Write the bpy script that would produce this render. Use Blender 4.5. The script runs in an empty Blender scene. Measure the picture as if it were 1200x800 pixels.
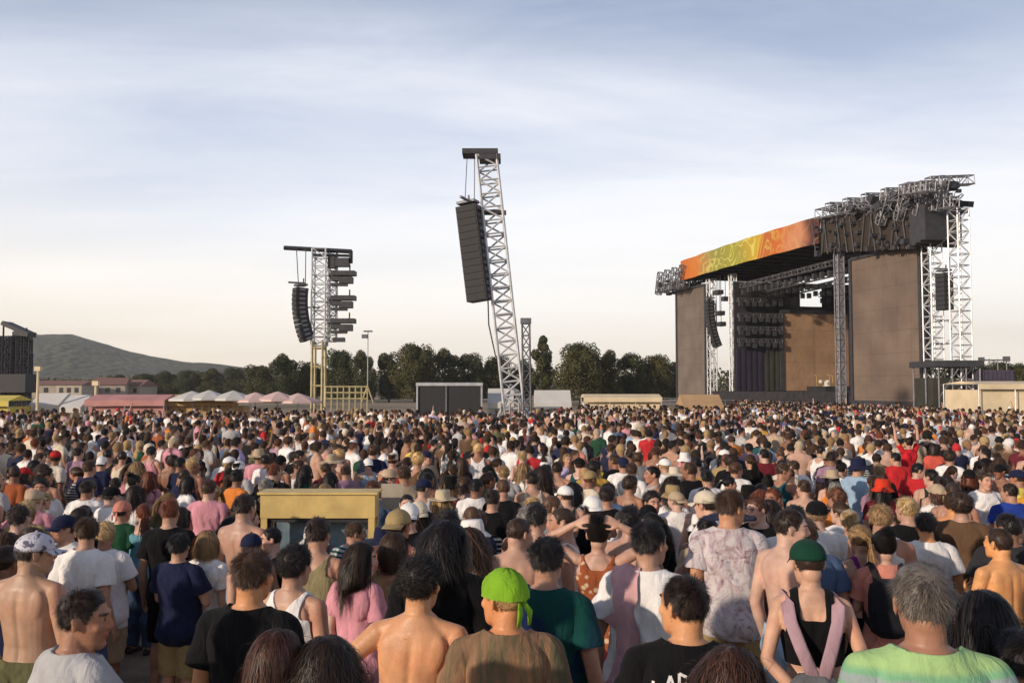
import bpy, bmesh, math, random
import numpy as np
from mathutils import Vector, Matrix, noise
from mathutils.bvhtree import BVHTree

SC = bpy.context.scene
COL = SC.collection
rng = random.Random(11)
R = math.radians

# ---------------------------------------------------------------- camera, light, exposure
FPX = 1039.0                       # focal length in pixels of the 1200 px wide photograph
HOR = 452.0                        # image row of the horizon
ZC = 2.35                          # camera height
cam_d = bpy.data.cameras.new('camera')
cam_d.sensor_width = 36.0
cam_d.lens = 36.0 * FPX / 1200.0
cam_d.clip_start = 0.05
cam_d.clip_end = 20000.0
cam = bpy.data.objects.new('camera', cam_d)
COL.objects.link(cam)
cam.location = (0, 0, ZC)
cam.rotation_euler = (R(90) + math.atan((HOR - 400.0) / FPX), 0, 0)
SC.camera = cam

SUN_EL, SUN_AZ = 17.0, -128.0      # azimuth from +Y, clockwise positive: behind the camera, to the left
sun_dir = Vector((math.sin(R(SUN_AZ)) * math.cos(R(SUN_EL)), math.cos(R(SUN_AZ)) * math.cos(R(SUN_EL)), math.sin(R(SUN_EL))))
sun_d = bpy.data.lights.new('sun', 'SUN')
sun_d.energy = 4.2
sun_d.angle = R(1.5)
sun_d.color = (1.0, 0.83, 0.66)
sun = bpy.data.objects.new('sun', sun_d)
COL.objects.link(sun)
sun.rotation_euler = sun_dir.to_track_quat('Z', 'Y').to_euler()

SC.view_settings.view_transform = 'Standard'
SC.view_settings.look = 'None'
SC.view_settings.exposure = 0.0
SC.view_settings.gamma = 1.0
SC.view_settings.use_curve_mapping = False
SC.cycles.max_bounces = 6
SC.cycles.transparent_max_bounces = 4
SC.cycles.volume_bounces = 0
SC.cycles.use_denoising = True


def srgb(r, g, b):
    f = lambda c: c / 12.92 if c <= 0.04045 else ((c + 0.055) / 1.055) ** 2.4
    return (f(r / 255.0), f(g / 255.0), f(b / 255.0), 1.0)


class NT:
    """tiny node helper"""
    def __init__(self, tree):
        self.t = tree
        tree.nodes.clear()

    def n(self, kind, **kw):
        nd = self.t.nodes.new(kind)
        for k, v in kw.items():
            if k.startswith('i_'):
                nd.inputs[k[2:].replace('_', ' ')].default_value = v
            else:
                setattr(nd, k, v)
        return nd

    def l(self, a, b):
        self.t.links.new(a, b)

    def math(self, op, a, b=None, clamp=False):
        m = self.t.nodes.new('ShaderNodeMath')
        m.operation = op
        m.use_clamp = clamp
        for k, v in enumerate((a, b)):
            if v is None:
                continue
            if isinstance(v, (int, float)):
                m.inputs[k].default_value = v
            else:
                self.l(v, m.inputs[k])
        return m.outputs[0]

    def mix(self, f, a, b, blend='MIX'):
        m = self.t.nodes.new('ShaderNodeMix')
        m.data_type = 'RGBA'
        m.blend_type = blend
        for idx, v in ((0, f), (6, a), (7, b)):
            if isinstance(v, (int, float)):
                m.inputs[idx].default_value = v
            elif isinstance(v, tuple):
                m.inputs[idx].default_value = v
            else:
                self.l(v, m.inputs[idx])
        return m.outputs[2]

    def ramp(self, fac, stops):
        r = self.t.nodes.new('ShaderNodeValToRGB')
        e = r.color_ramp.elements
        while len(e) < len(stops):
            e.new(0.5)
        for k, (p, c) in enumerate(stops):
            e[k].position = p
            e[k].color = c if len(c) == 4 else (*c, 1)
        if fac is not None:
            self.l(fac, r.inputs[0])
        return r.outputs[0]


world = bpy.data.worlds.new('World')
SC.world = world
world.use_nodes = True
w = NT(world.node_tree)
tc = w.n('ShaderNodeTexCoord')
sep = w.n('ShaderNodeSeparateXYZ')
w.l(tc.outputs['Generated'], sep.inputs[0])
sky = w.n('ShaderNodeTexSky', sky_type='NISHITA')
sky.sun_disc = False
sky.sun_elevation = R(SUN_EL)
sky.sun_rotation = R(SUN_AZ)
sky.altitude = 100
sky.air_density = 1.0
sky.dust_density = 2.0
skyl = w.mix(1.0, sky.outputs[0], (0.09, 0.09, 0.09, 1), 'MULTIPLY')
# a thin evening cloud sheet: light veil near the horizon, grey-blue undersides higher up
zpos = w.math('MAXIMUM', sep.outputs[2], 0.0)
den = w.math('ADD', zpos, 0.10)
px = w.math('DIVIDE', sep.outputs[0], den)
py = w.math('DIVIDE', sep.outputs[1], den)
comb = w.n('ShaderNodeCombineXYZ')
w.l(px, comb.inputs[0]); w.l(py, comb.inputs[1])
mp = w.n('ShaderNodeMapping')
mp.inputs['Rotation'].default_value = (0, 0, R(24))
mp.inputs['Scale'].default_value = (0.42, 0.95, 1)
mp.inputs['Location'].default_value = (3.7, 1.1, 0)
w.l(comb.outputs[0], mp.inputs[0])
n1 = w.n('ShaderNodeTexNoise', i_Scale=0.85, i_Detail=6.0, i_Roughness=0.55, i_Distortion=0.5)
w.l(mp.outputs[0], n1.inputs[0])
n2 = w.n('ShaderNodeTexNoise', i_Scale=2.3, i_Detail=5.0, i_Roughness=0.6, i_Distortion=0.6)
w.l(mp.outputs[0], n2.inputs[0])
n3 = w.n('ShaderNodeTexNoise', i_Scale=0.34, i_Detail=3.0, i_Roughness=0.5)
w.l(mp.outputs[0], n3.inputs[0])
veil = w.ramp(zpos, [(0.0, srgb(255, 243, 224)), (0.05, srgb(255, 249, 238)), (0.11, srgb(253, 251, 248)),
                     (0.20, srgb(244, 246, 251)), (0.31, srgb(231, 236, 247)), (0.42, srgb(212, 221, 238)), (0.7, srgb(142, 156, 186)), (1.0, srgb(96, 108, 140))])
dark = w.ramp(zpos, [(0.0, srgb(255, 240, 219)), (0.10, srgb(250, 248, 244)), (0.18, srgb(228, 234, 245)),
                     (0.28, srgb(196, 208, 230)), (0.42, srgb(148, 165, 199)), (0.7, srgb(102, 116, 148)), (1.0, srgb(82, 94, 124))])
mask = w.math('ADD', w.math('MULTIPLY', n1.outputs[0], 0.72), w.math('MULTIPLY', n2.outputs[0], 0.28))
m1 = w.ramp(mask, [(0.38, (0, 0, 0)), (0.62, (1, 1, 1))])
cl = w.mix(m1, veil, dark)
m2 = w.ramp(n3.outputs[0], [(0.45, (0, 0, 0)), (0.70, (0.25, 0.25, 0.25))])
skymix = w.mix(m2, cl, skyl)
# the glow is strongest towards the low sun on the left
glow = w.math('MULTIPLY', w.math('MAXIMUM', w.math('MULTIPLY', sep.outputs[0], -1.0), 0.0), w.math('MAXIMUM', w.math('SUBTRACT', 0.22, zpos), 0.0))
skymix = w.mix(w.math('MULTIPLY', glow, 2.2, True), skymix, srgb(255, 226, 184))
bg = w.n('ShaderNodeBackground', i_Strength=1.0)
w.l(skymix, bg.inputs[0])
w.l(w.math('MAXIMUM', w.math('SUBTRACT', 1.22, w.math('MULTIPLY', zpos, 0.45)), 0.85), bg.inputs[1])
ow = w.n('ShaderNodeOutputWorld')
w.l(bg.outputs[0], ow.inputs[0])


# ---------------------------------------------------------------- helpers
def ground_z(x, y):
    d = math.hypot(x, y) if y > 0 else abs(x)
    t = min(1.0, max(0.0, (d - 2.0) / 9.0))
    q = min(1.0, max(0.0, (d - 10.0) / 35.0))
    return -0.62 * t * t * (3 - 2 * t) - 0.18 * q * q * (3 - 2 * q)


def at(px, d, z=None):
    """ground point that shows in image column px at depth d"""
    x = (px - 600.0) / FPX * d
    return Vector((x, d, ground_z(x, d) if z is None else z))


def zat(row, d):
    return ZC - (row - HOR) / FPX * d


class MB:
    def __init__(self):
        self.v, self.f, self.m = [], [], []
        self.mi = 0

    def add(self, vs, fs):
        o = len(self.v)
        self.v += [tuple(p) for p in vs]
        self.f += [tuple(i + o for i in f) for f in fs]
        self.m += [self.mi] * len(fs)

    def box(self, c, s, rot=None):
        hx, hy, hz = s[0] / 2, s[1] / 2, s[2] / 2
        vs = [Vector((x, y, z)) for z in (-hz, hz) for y in (-hy, hy) for x in (-hx, hx)]
        if rot is not None:
            vs = [rot @ p for p in vs]
        c = Vector(c)
        self.add([p + c for p in vs], [(0, 2, 3, 1), (4, 5, 7, 6), (0, 1, 5, 4), (2, 6, 7, 3), (0, 4, 6, 2), (1, 3, 7, 5)])

    def rings(self, rings, cap=True):
        n = len(rings[0])
        vs = [p for r in rings for p in r]
        fs = []
        for k in range(len(rings) - 1):
            for i in range(n):
                j = (i + 1) % n
                fs.append((k * n + i, k * n + j, (k + 1) * n + j, (k + 1) * n + i))
        if cap:
            fs.append(tuple(reversed(range(n))))
            fs.append(tuple((len(rings) - 1) * n + i for i in range(n)))
        self.add(vs, fs)

    def tube(self, pts, rad, n=8, cap=True, flat=1.0, ref=None, round_end=False):
        pts = [Vector(p) for p in pts]
        if isinstance(rad, (int, float)):
            rad = [rad] * len(pts)
        ds = []
        for k in range(len(pts)):
            a = pts[max(0, k - 1)]; b = pts[min(len(pts) - 1, k + 1)]
            d = b - a
            ds.append(d.normalized() if d.length > 1e-9 else Vector((0, 0, 1)))
        rf = Vector(ref) if ref else (Vector((0, 1, 0)) if abs(ds[0].z) > 0.7 else Vector((0, 0, 1)))
        P, Q, D = list(pts), list(rad), list(ds)
        if round_end:
            P = [pts[0] - ds[0] * rad[0] * 0.85, pts[0] - ds[0] * rad[0] * 0.55] + P + [pts[-1] + ds[-1] * rad[-1] * 0.55, pts[-1] + ds[-1] * rad[-1] * 0.85]
            Q = [rad[0] * 0.35, rad[0] * 0.8] + Q + [rad[-1] * 0.8, rad[-1] * 0.35]
            D = [ds[0]] * 2 + D + [ds[-1]] * 2
        rg = []
        for p, r, d in zip(P, Q, D):
            u = (rf - d * rf.dot(d))
            if u.length < 1e-6:
                u = d.orthogonal()
            u.normalize()
            v = d.cross(u)
            rg.append([p + u * (math.cos(2 * math.pi * i / n) * r * flat) + v * (math.sin(2 * math.pi * i / n) * r) for i in range(n)])
        self.rings(rg, cap)

    def beam(self, a, b, r):
        self.tube([a, b], r, 4)

    def ellipsoid(self, c, r, rot=None, n=14, m=9):
        rg = []
        c = Vector(c)
        for k in range(m + 1):
            th = math.pi * (0.02 + 0.96 * k / m)
            ring = []
            for i in range(n):
                ph = 2 * math.pi * i / n
                p = Vector((r[0] * math.sin(th) * math.cos(ph), r[1] * math.sin(th) * math.sin(ph), -r[2] * math.cos(th)))
                if rot is not None:
                    p = rot @ p
                ring.append(p + c)
            rg.append(ring)
        self.rings(rg)

    def truss(self, a, b, w, d, bays, rc, rb, up=(0, 0, 1), side=None):
        a, b = Vector(a), Vector(b)
        ax = (b - a).normalized()
        s = Vector(side) if side else ax.cross(Vector(up))
        if s.length < 1e-4:
            s = Vector((1, 0, 0))
        s = (s - ax * s.dot(ax)).normalized()
        t = ax.cross(s).normalized()
        cs = [s * (w / 2 * i) + t * (d / 2 * j) for i, j in ((-1, -1), (1, -1), (1, 1), (-1, 1))]
        for c in cs:
            self.beam(a + c, b + c, rc)
        for k in range(bays + 1):
            p = a.lerp(b, k / bays)
            for i in range(4):
                self.beam(p + cs[i], p + cs[(i + 1) % 4], rb)
            if k < bays:
                q = a.lerp(b, (k + 1) / bays)
                for i in range(4):
                    j = (i + 1) % 4
                    if (k + i) % 2:
                        self.beam(p + cs[i], q + cs[j], rb)
                    else:
                        self.beam(p + cs[j], q + cs[i], rb)

    def mesh(self, name, mats=(), smooth=False):
        me = bpy.data.meshes.new(name)
        me.from_pydata(self.v, [], self.f)
        for m in mats:
            me.materials.append(m)
        if len(mats) > 1:
            me.polygons.foreach_set('material_index', self.m)
        if smooth:
            me.polygons.foreach_set('use_smooth', [True] * len(me.polygons))
        me.update()
        return me

    def build(self, name, mat, parent=None, smooth=False, loc=None):
        me = self.mesh(name, mat if isinstance(mat, (list, tuple)) else [mat], smooth)
        o = bpy.data.objects.new(name, me)
        COL.objects.link(o)
        if loc is not None:
            me.transform(Matrix.Translation(-Vector(loc)))
            o.location = loc
        if parent is not None:
            o.parent = parent
            # children are given in world coordinates: take the parent's place out again
            me.transform(Matrix.Translation(-Vector(parent.location)))
        return o


def tag(o, label=None, cat=None, group=None, kind=None):
    if label: o['label'] = label
    if cat: o['category'] = cat
    if group: o['group'] = group
    if kind: o['kind'] = kind
    return o


def empty(name, loc, label, cat, group=None):
    o = bpy.data.objects.new(name, None)
    COL.objects.link(o)
    o.location = loc
    o.empty_display_size = 0.3
    return tag(o, label, cat, group)


# ---------------------------------------------------------------- materials
MATS = {}


def pmat(name, base, rough=0.7, metal=0.0, var=0.15, scale=4.0, bump=0.0, spec=0.5, coord='Object', dirt=None):
    if name in MATS:
        return MATS[name]
    m = bpy.data.materials.new(name)
    m.use_nodes = True
    t = NT(m.node_tree)
    co = t.n('ShaderNodeTexCoord')
    nz = t.n('ShaderNodeTexNoise', i_Scale=scale, i_Detail=5.0, i_Roughness=0.6)
    t.l(co.outputs[coord], nz.inputs[0])
    b = Vector(base[:3])
    lo = tuple(b * (1 - var)) + (1,)
    hi = tuple(b * (1 + var)) + (1,)
    c = t.ramp(nz.outputs[0], [(0.3, lo), (0.7, hi)])
    if dirt:
        n3 = t.n('ShaderNodeTexNoise', i_Scale=scale * 0.35, i_Detail=6.0, i_Roughness=0.7)
        t.l(co.outputs[coord], n3.inputs[0])
        k = t.ramp(n3.outputs[0], [(0.48, (0, 0, 0)), (0.7, (0.6, 0.6, 0.6))])
        c = t.mix(k, c, tuple(dirt) + (1,))
    p = t.n('ShaderNodeBsdfPrincipled', i_Roughness=rough, i_Metallic=metal)
    p.inputs['Specular IOR Level'].default_value = spec
    t.l(c, p.inputs['Base Color'])
    if bump:
        bp = t.n('ShaderNodeBump', i_Strength=bump, i_Distance=0.02)
        t.l(nz.outputs[0], bp.inputs['Height'])
        t.l(bp.outputs[0], p.inputs['Normal'])
    o = t.n('ShaderNodeOutputMaterial')
    t.l(p.outputs[0], o.inputs[0])
    MATS[name] = m
    return m


def skin_material():
    m = bpy.data.materials.new('skin')
    m.use_nodes = True
    t = NT(m.node_tree)
    oi = t.n('ShaderNodeObjectInfo')
    co = t.n('ShaderNodeTexCoord')
    nz = t.n('ShaderNodeTexNoise', i_Scale=9.0, i_Detail=4.0, i_Roughness=0.6)
    t.l(co.outputs['Object'], nz.inputs[0])
    f = t.ramp(nz.outputs[0], [(0.3, (0.80, 0.74, 0.72)), (0.7, (1.12, 1.06, 1.03))])
    c = t.mix(1.0, oi.outputs['Color'], f, 'MULTIPLY')
    big = t.n('ShaderNodeTexNoise', i_Scale=3.2, i_Detail=3.0, i_Roughness=0.6)
    t.l(co.outputs['Object'], big.inputs[0])
    c = t.mix(1.0, c, t.ramp(big.outputs[0], [(0.34, (1.06, 0.90, 0.86)), (0.5, (1.0, 1.0, 1.0)), (0.66, (0.90, 0.92, 0.95))]), 'MULTIPLY')
    mole = t.n('ShaderNodeTexVoronoi', i_Scale=14.0)
    t.l(co.outputs['Object'], mole.inputs[0])
    mk = t.ramp(mole.outputs['Distance'], [(0.035, (0.75, 0.75, 0.75)), (0.06, (0, 0, 0))])
    c = t.mix(mk, c, t.mix(1.0, oi.outputs['Color'], (0.45, 0.35, 0.32, 1), 'MULTIPLY'))
    at_ = t.n('ShaderNodeAttribute', attribute_name='feature')
    s = t.n('ShaderNodeSeparateColor')
    t.l(at_.outputs['Color'], s.inputs[0])
    lip = t.mix(1.0, oi.outputs['Color'], (0.85, 0.45, 0.45, 1), 'MULTIPLY')
    c = t.mix(s.outputs[0], c, lip)
    c = t.mix(s.outputs[2], c, (0.36, 0.33, 0.31, 1))
    c = t.mix(s.outputs[1], c, (0.02, 0.014, 0.01, 1))
    p = t.n('ShaderNodeBsdfPrincipled', i_Roughness=0.55)
    t.l(t.ramp(big.outputs[0], [(0.35, (0.62, 0.62, 0.62)), (0.65, (0.38, 0.38, 0.38))]), p.inputs['Roughness'])
    p.inputs['Specular IOR Level'].default_value = 0.35
    t.l(c, p.inputs['Base Color'])
    n2 = t.n('ShaderNodeTexNoise', i_Scale=120.0, i_Detail=3.0)
    t.l(co.outputs['Object'], n2.inputs[0])
    bp = t.n('ShaderNodeBump', i_Strength=0.30, i_Distance=0.005)
    t.l(n2.outputs[0], bp.inputs['Height'])
    t.l(bp.outputs[0], p.inputs['Normal'])
    o = t.n('ShaderNodeOutputMaterial')
    t.l(p.outputs[0], o.inputs[0])
    return m


def fabric_material(name, pattern):
    m = bpy.data.materials.new(name)
    m.use_nodes = True
    t = NT(m.node_tree)
    oi = t.n('ShaderNodeObjectInfo')
    co = t.n('ShaderNodeTexCoord')
    c = oi.outputs['Color']
    if pattern == 'striped':
        wv = t.n('ShaderNodeTexWave', i_Scale=7.0, i_Distortion=0.6, bands_direction='Z')
        t.l(co.outputs['Object'], wv.inputs[0])
        k = t.ramp(wv.outputs[1], [(0.45, (0, 0, 0)), (0.55, (1, 1, 1))])
        alt = t.mix(0.75, c, (0.62, 0.60, 0.58, 1))
        c = t.mix(k, c, alt)
    elif pattern == 'print':
        v = t.n('ShaderNodeTexVoronoi', i_Scale=16.0)
        t.l(co.outputs['Object'], v.inputs[0])
        k = t.ramp(v.outputs['Distance'], [(0.22, (1, 1, 1)), (0.34, (0, 0, 0))])
        c = t.mix(k, c, t.mix(0.7, c, (0.75, 0.62, 0.42, 1)))
    elif pattern == 'tiedye':
        nz = t.n('ShaderNodeTexNoise', i_Scale=7.0, i_Detail=5.0, i_Roughness=0.7, i_Distortion=1.6)
        t.l(co.outputs['Object'], nz.inputs[0])
        k = t.ramp(nz.outputs[0], [(0.34, (0.17, 0.10, 0.12)), (0.45, (0.46, 0.36, 0.38)), (0.55, (0.60, 0.56, 0.56)), (0.68, (0.28, 0.27, 0.33))])
        c = t.mix(0.92, c, k)
    elif pattern == 'blotch':
        nz = t.n('ShaderNodeTexNoise', i_Scale=22.0, i_Detail=3.0, i_Distortion=0.8)
        t.l(co.outputs['Object'], nz.inputs[0])
        k = t.ramp(nz.outputs[0], [(0.54, (0, 0, 0)), (0.60, (0.85, 0.85, 0.85))])
        c = t.mix(k, c, (0.05, 0.04, 0.09, 1))
    elif pattern == 'jersey':
        sp = t.n('ShaderNodeSeparateXYZ')
        t.l(co.outputs['Object'], sp.inputs[0])
        k = t.ramp(sp.outputs[2], [(0.0, (0, 0, 0)), (1.0, (1, 1, 1))])
        nz = t.n('ShaderNodeTexNoise', i_Scale=5.0, i_Detail=3.0, i_Distortion=1.0)
        t.l(co.outputs['Object'], nz.inputs[0])
        k = t.ramp(nz.outputs[0], [(0.42, (0, 0, 0)), (0.6, (1, 1, 1))])
        c = t.mix(k, c, (0.01, 0.02, 0.075, 1))
    elif pattern == 'melange':
        nz = t.n('ShaderNodeTexNoise', i_Scale=5.0, i_Detail=5.0, i_Roughness=0.7, i_Distortion=0.8)
        mpn = t.n('ShaderNodeMapping')
        mpn.inputs['Scale'].default_value = (2.2, 1.0, 0.35)
        t.l(co.outputs['Object'], mpn.inputs[0])
        t.l(mpn.outputs[0], nz.inputs[0])
        k = t.ramp(nz.outputs[0], [(0.38, (0, 0, 0)), (0.62, (1, 1, 1))])
        c = t.mix(k, c, (0.30, 0.16, 0.09, 1))
    elif pattern == 'bands':
        sp = t.n('ShaderNodeSeparateXYZ')
        t.l(co.outputs['Object'], sp.inputs[0])
        nz = t.n('ShaderNodeTexNoise', i_Scale=3.0, i_Detail=2.0)
        t.l(co.outputs['Object'], nz.inputs[0])
        zz = t.math('ADD', sp.outputs[2], t.math('MULTIPLY', nz.outputs[0], 0.10))
        zz = t.math('FRACT', t.math('MULTIPLY', zz, 7.0))
        k = t.ramp(zz, [(0.40, (0, 0, 0)), (0.55, (1, 1, 1)), (0.88, (1, 1, 1)), (1.0, (0, 0, 0))])
        c = t.mix(k, c, (0.34, 0.52, 0.22, 1))
        k = t.ramp(zz, [(0.08, (0, 0, 0)), (0.14, (0.8, 0.8, 0.8)), (0.28, (0.8, 0.8, 0.8)), (0.34, (0, 0, 0))])
        c = t.mix(k, c, (0.33, 0.36, 0.40, 1))
    nz = t.n('ShaderNodeTexNoise', i_Scale=6.0, i_Detail=4.0, i_Roughness=0.6)
    t.l(co.outputs['Object'], nz.inputs[0])
    f = t.ramp(nz.outputs[0], [(0.3, (0.82, 0.82, 0.82)), (0.7, (1.1, 1.1, 1.1))])
    c = t.mix(1.0, c, f, 'MULTIPLY')
    p = t.n('ShaderNodeBsdfPrincipled', i_Roughness=0.9)
    p.inputs['Specular IOR Level'].default_value = 0.12
    p.inputs['Sheen Weight'].default_value = 0.03
    t.l(c, p.inputs['Base Color'])
    n2 = t.n('ShaderNodeTexNoise', i_Scale=9.0, i_Detail=5.0, i_Roughness=0.6, i_Distortion=1.4)
    mp2 = t.n('ShaderNodeMapping')
    mp2.inputs['Scale'].default_value = (1.5, 1.5, 0.65)
    mp2.inputs['Rotation'].default_value = (0.3, 0.5, 0.2)
    t.l(co.outputs['Object'], mp2.inputs[0]); t.l(mp2.outputs[0], n2.inputs[0])
    bp = t.n('ShaderNodeBump', i_Strength=0.6, i_Distance=0.022)
    t.l(n2.outputs[0], bp.inputs['Height'])
    t.l(bp.outputs[0], p.inputs['Normal'])
    o = t.n('ShaderNodeOutputMaterial')
    t.l(p.outputs[0], o.inputs[0])
    return m


def hair_material():
    m = bpy.data.materials.new('hair')
    m.use_nodes = True
    t = NT(m.node_tree)
    oi = t.n('ShaderNodeObjectInfo')
    ge = t.n('ShaderNodeNewGeometry')
    f = t.ramp(ge.outputs['Random Per Island'], [(0.0, (0.35, 0.35, 0.35)), (0.7, (1.2, 1.2, 1.2)), (1.0, (2.4, 2.2, 2.0))])
    c = t.mix(1.0, oi.outputs['Color'], f, 'MULTIPLY')
    p = t.n('ShaderNodeBsdfPrincipled', i_Roughness=0.5)
    p.inputs['Specular IOR Level'].default_value = 0.35
    t.l(c, p.inputs['Base Color'])
    o = t.n('ShaderNodeOutputMaterial')
    t.l(p.outputs[0], o.inputs[0])
    return m


def attr_material():
    m = bpy.data.materials.new('crowd_cloth_and_skin')
    m.use_nodes = True
    t = NT(m.node_tree)
    a = t.n('ShaderNodeAttribute', attribute_name='tint')
    co = t.n('ShaderNodeTexCoord')
    nz = t.n('ShaderNodeTexNoise', i_Scale=9.0, i_Detail=3.0)
    t.l(co.outputs['Object'], nz.inputs[0])
    f = t.ramp(nz.outputs[0], [(0.3, (0.8, 0.8, 0.8)), (0.7, (1.12, 1.12, 1.12))])
    c = t.mix(1.0, a.outputs['Color'], f, 'MULTIPLY')
    p = t.n('ShaderNodeBsdfPrincipled', i_Roughness=0.8)
    p.inputs['Specular IOR Level'].default_value = 0.25
    t.l(c, p.inputs['Base Color'])
    o = t.n('ShaderNodeOutputMaterial')
    t.l(p.outputs[0], o.inputs[0])
    return m


def leaf_material(name, lo, hi):
    m = bpy.data.materials.new(name)
    m.use_nodes = True
    t = NT(m.node_tree)
    ge = t.n('ShaderNodeNewGeometry')
    oi = t.n('ShaderNodeObjectInfo')
    c = t.ramp(ge.outputs['Random Per Island'], [(0.0, lo), (1.0, hi)])
    f = t.ramp(oi.outputs['Random'], [(0.0, (0.75, 0.8, 0.75)), (0.5, (1.0, 1.0, 1.0)), (1.0, (1.35, 1.15, 0.9))])
    c = t.mix(1.0, c, f, 'MULTIPLY')
    p = t.n('ShaderNodeBsdfPrincipled', i_Roughness=0.75)
    p.inputs['Specular IOR Level'].default_value = 0.2
    t.l(c, p.inputs['Base Color'])
    o = t.n('ShaderNodeOutputMaterial')
    t.l(p.outputs[0], o.inputs[0])
    return m


SKIN = skin_material()
HAIR = hair_material()
FAB = {k: fabric_material('fabric_' + k, k) for k in ('plain', 'striped', 'print', 'tiedye', 'jersey', 'melange', 'bands', 'blotch')}
CROWD = attr_material()
STEEL = pmat('galvanised_steel', (0.50, 0.50, 0.51), 0.45, 0.6, 0.2, 3.0)
WHITEST = pmat('pale_aluminium', (0.62, 0.62, 0.63), 0.45, 0.35, 0.15, 3.0)
BLACKST = pmat('black_truss', (0.045, 0.045, 0.05), 0.6, 0.2, 0.3, 3.0)
GREYST = pmat('grey_truss', (0.15, 0.15, 0.165), 0.55, 0.4, 0.3, 3.0)
BLACKBOX = pmat('black_cabinet', (0.018, 0.018, 0.02), 0.6, 0.0, 0.3, 6.0)
GRILLE = pmat('black_grille', (0.03, 0.03, 0.032), 0.8, 0.0, 0.4, 60.0, 0.3)
DRAPE = pmat('black_drape', (0.022, 0.02, 0.024), 0.9, 0.0, 0.5, 1.6, 0.5)
YELLOW = pmat('yellow_paint', (0.58, 0.42, 0.15), 0.55, 0.0, 0.18, 3.0, 0.0, 0.4, 'Object', (0.30, 0.22, 0.10))
WHITE = pmat('white_cloth', (0.56, 0.54, 0.50), 0.85, 0.0, 0.1, 1.0)
CREAM = pmat('cream_cloth', (0.68, 0.55, 0.36), 0.85, 0.0, 0.15, 0.7)
PINK = pmat('pink_cloth', (0.46, 0.22, 0.20), 0.85, 0.0, 0.2, 0.8)
ORANGE = pmat('orange_cloth', (0.50, 0.32, 0.14), 0.85, 0.0, 0.2, 0.8)
BARK = pmat('bark', (0.08, 0.055, 0.04), 0.9, 0.0, 0.4, 6.0, 0.6)


# ---------------------------------------------------------------- setting: ground, hill
def build_ground():
    radii = [0, 0.7, 1.4, 2, 2.5, 3, 3.5, 4, 4.5, 5, 5.5, 6, 6.5, 7, 7.5, 8, 9, 10, 11, 12, 13, 14, 15, 16, 18, 22, 30, 45, 70, 110, 180, 300, 600, 1200, 2400]
    n = 144
    vs = [(0, 0, 0)]
    for r in radii[1:]:
        for i in range(n):
            a = 2 * math.pi * i / n
            x, y = r * math.sin(a), r * math.cos(a)
            vs.append((x, y, ground_z(x, y)))
    fs = [(0, 1 + (i + 1) % n, 1 + i) for i in range(n)]
    for k in range(len(radii) - 2):
        for i in range(n):
            j = (i + 1) % n
            a, b = 1 + k * n, 1 + (k + 1) * n
            fs.append((a + i, a + j, b + j, b + i))
    m = bpy.data.materials.new('dusty_field')
    m.use_nodes = True
    t = NT(m.node_tree)
    co = t.n('ShaderNodeTexCoord')
    a = t.n('ShaderNodeTexNoise', i_Scale=1.6, i_Detail=8.0, i_Roughness=0.7)
    b = t.n('ShaderNodeTexNoise', i_Scale=0.02, i_Detail=5.0)
    t.l(co.outputs['Object'], a.inputs[0]); t.l(co.outputs['Object'], b.inputs[0])
    dust = t.ramp(a.outputs[0], [(0.35, (0.20, 0.15, 0.105)), (0.55, (0.34, 0.27, 0.195)), (0.75, (0.42, 0.35, 0.26))])
    grass = t.ramp(a.outputs[0], [(0.3, (0.05, 0.055, 0.025)), (0.7, (0.11, 0.10, 0.05))])
    k = t.ramp(b.outputs[0], [(0.45, (0, 0, 0)), (0.6, (0.8, 0.8, 0.8))])
    c = t.mix(k, dust, grass)
    p = t.n('ShaderNodeBsdfPrincipled', i_Roughness=0.95)
    p.inputs['Specular IOR Level'].default_value = 0.15
    t.l(c, p.inputs['Base Color'])
    fine = t.n('ShaderNodeTexNoise', i_Scale=30.0, i_Detail=6.0)
    t.l(co.outputs['Object'], fine.inputs[0])
    bp = t.n('ShaderNodeBump', i_Strength=0.6, i_Distance=0.03)
    t.l(fine.outputs[0], bp.inputs['Height']); t.l(bp.outputs[0], p.inputs['Normal'])
    o = t.n('ShaderNodeOutputMaterial')
    t.l(p.outputs[0], o.inputs[0])
    me = bpy.data.meshes.new('ground')
    me.from_pydata(vs, [], fs)
    me.materials.append(m)
    me.polygons.foreach_set('use_smooth', [True] * len(fs))
    g = bpy.data.objects.new('ground', me)
    COL.objects.link(g)
    tag(g, 'dusty trampled field sloping gently down towards the stage', 'ground', kind='structure')


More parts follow.
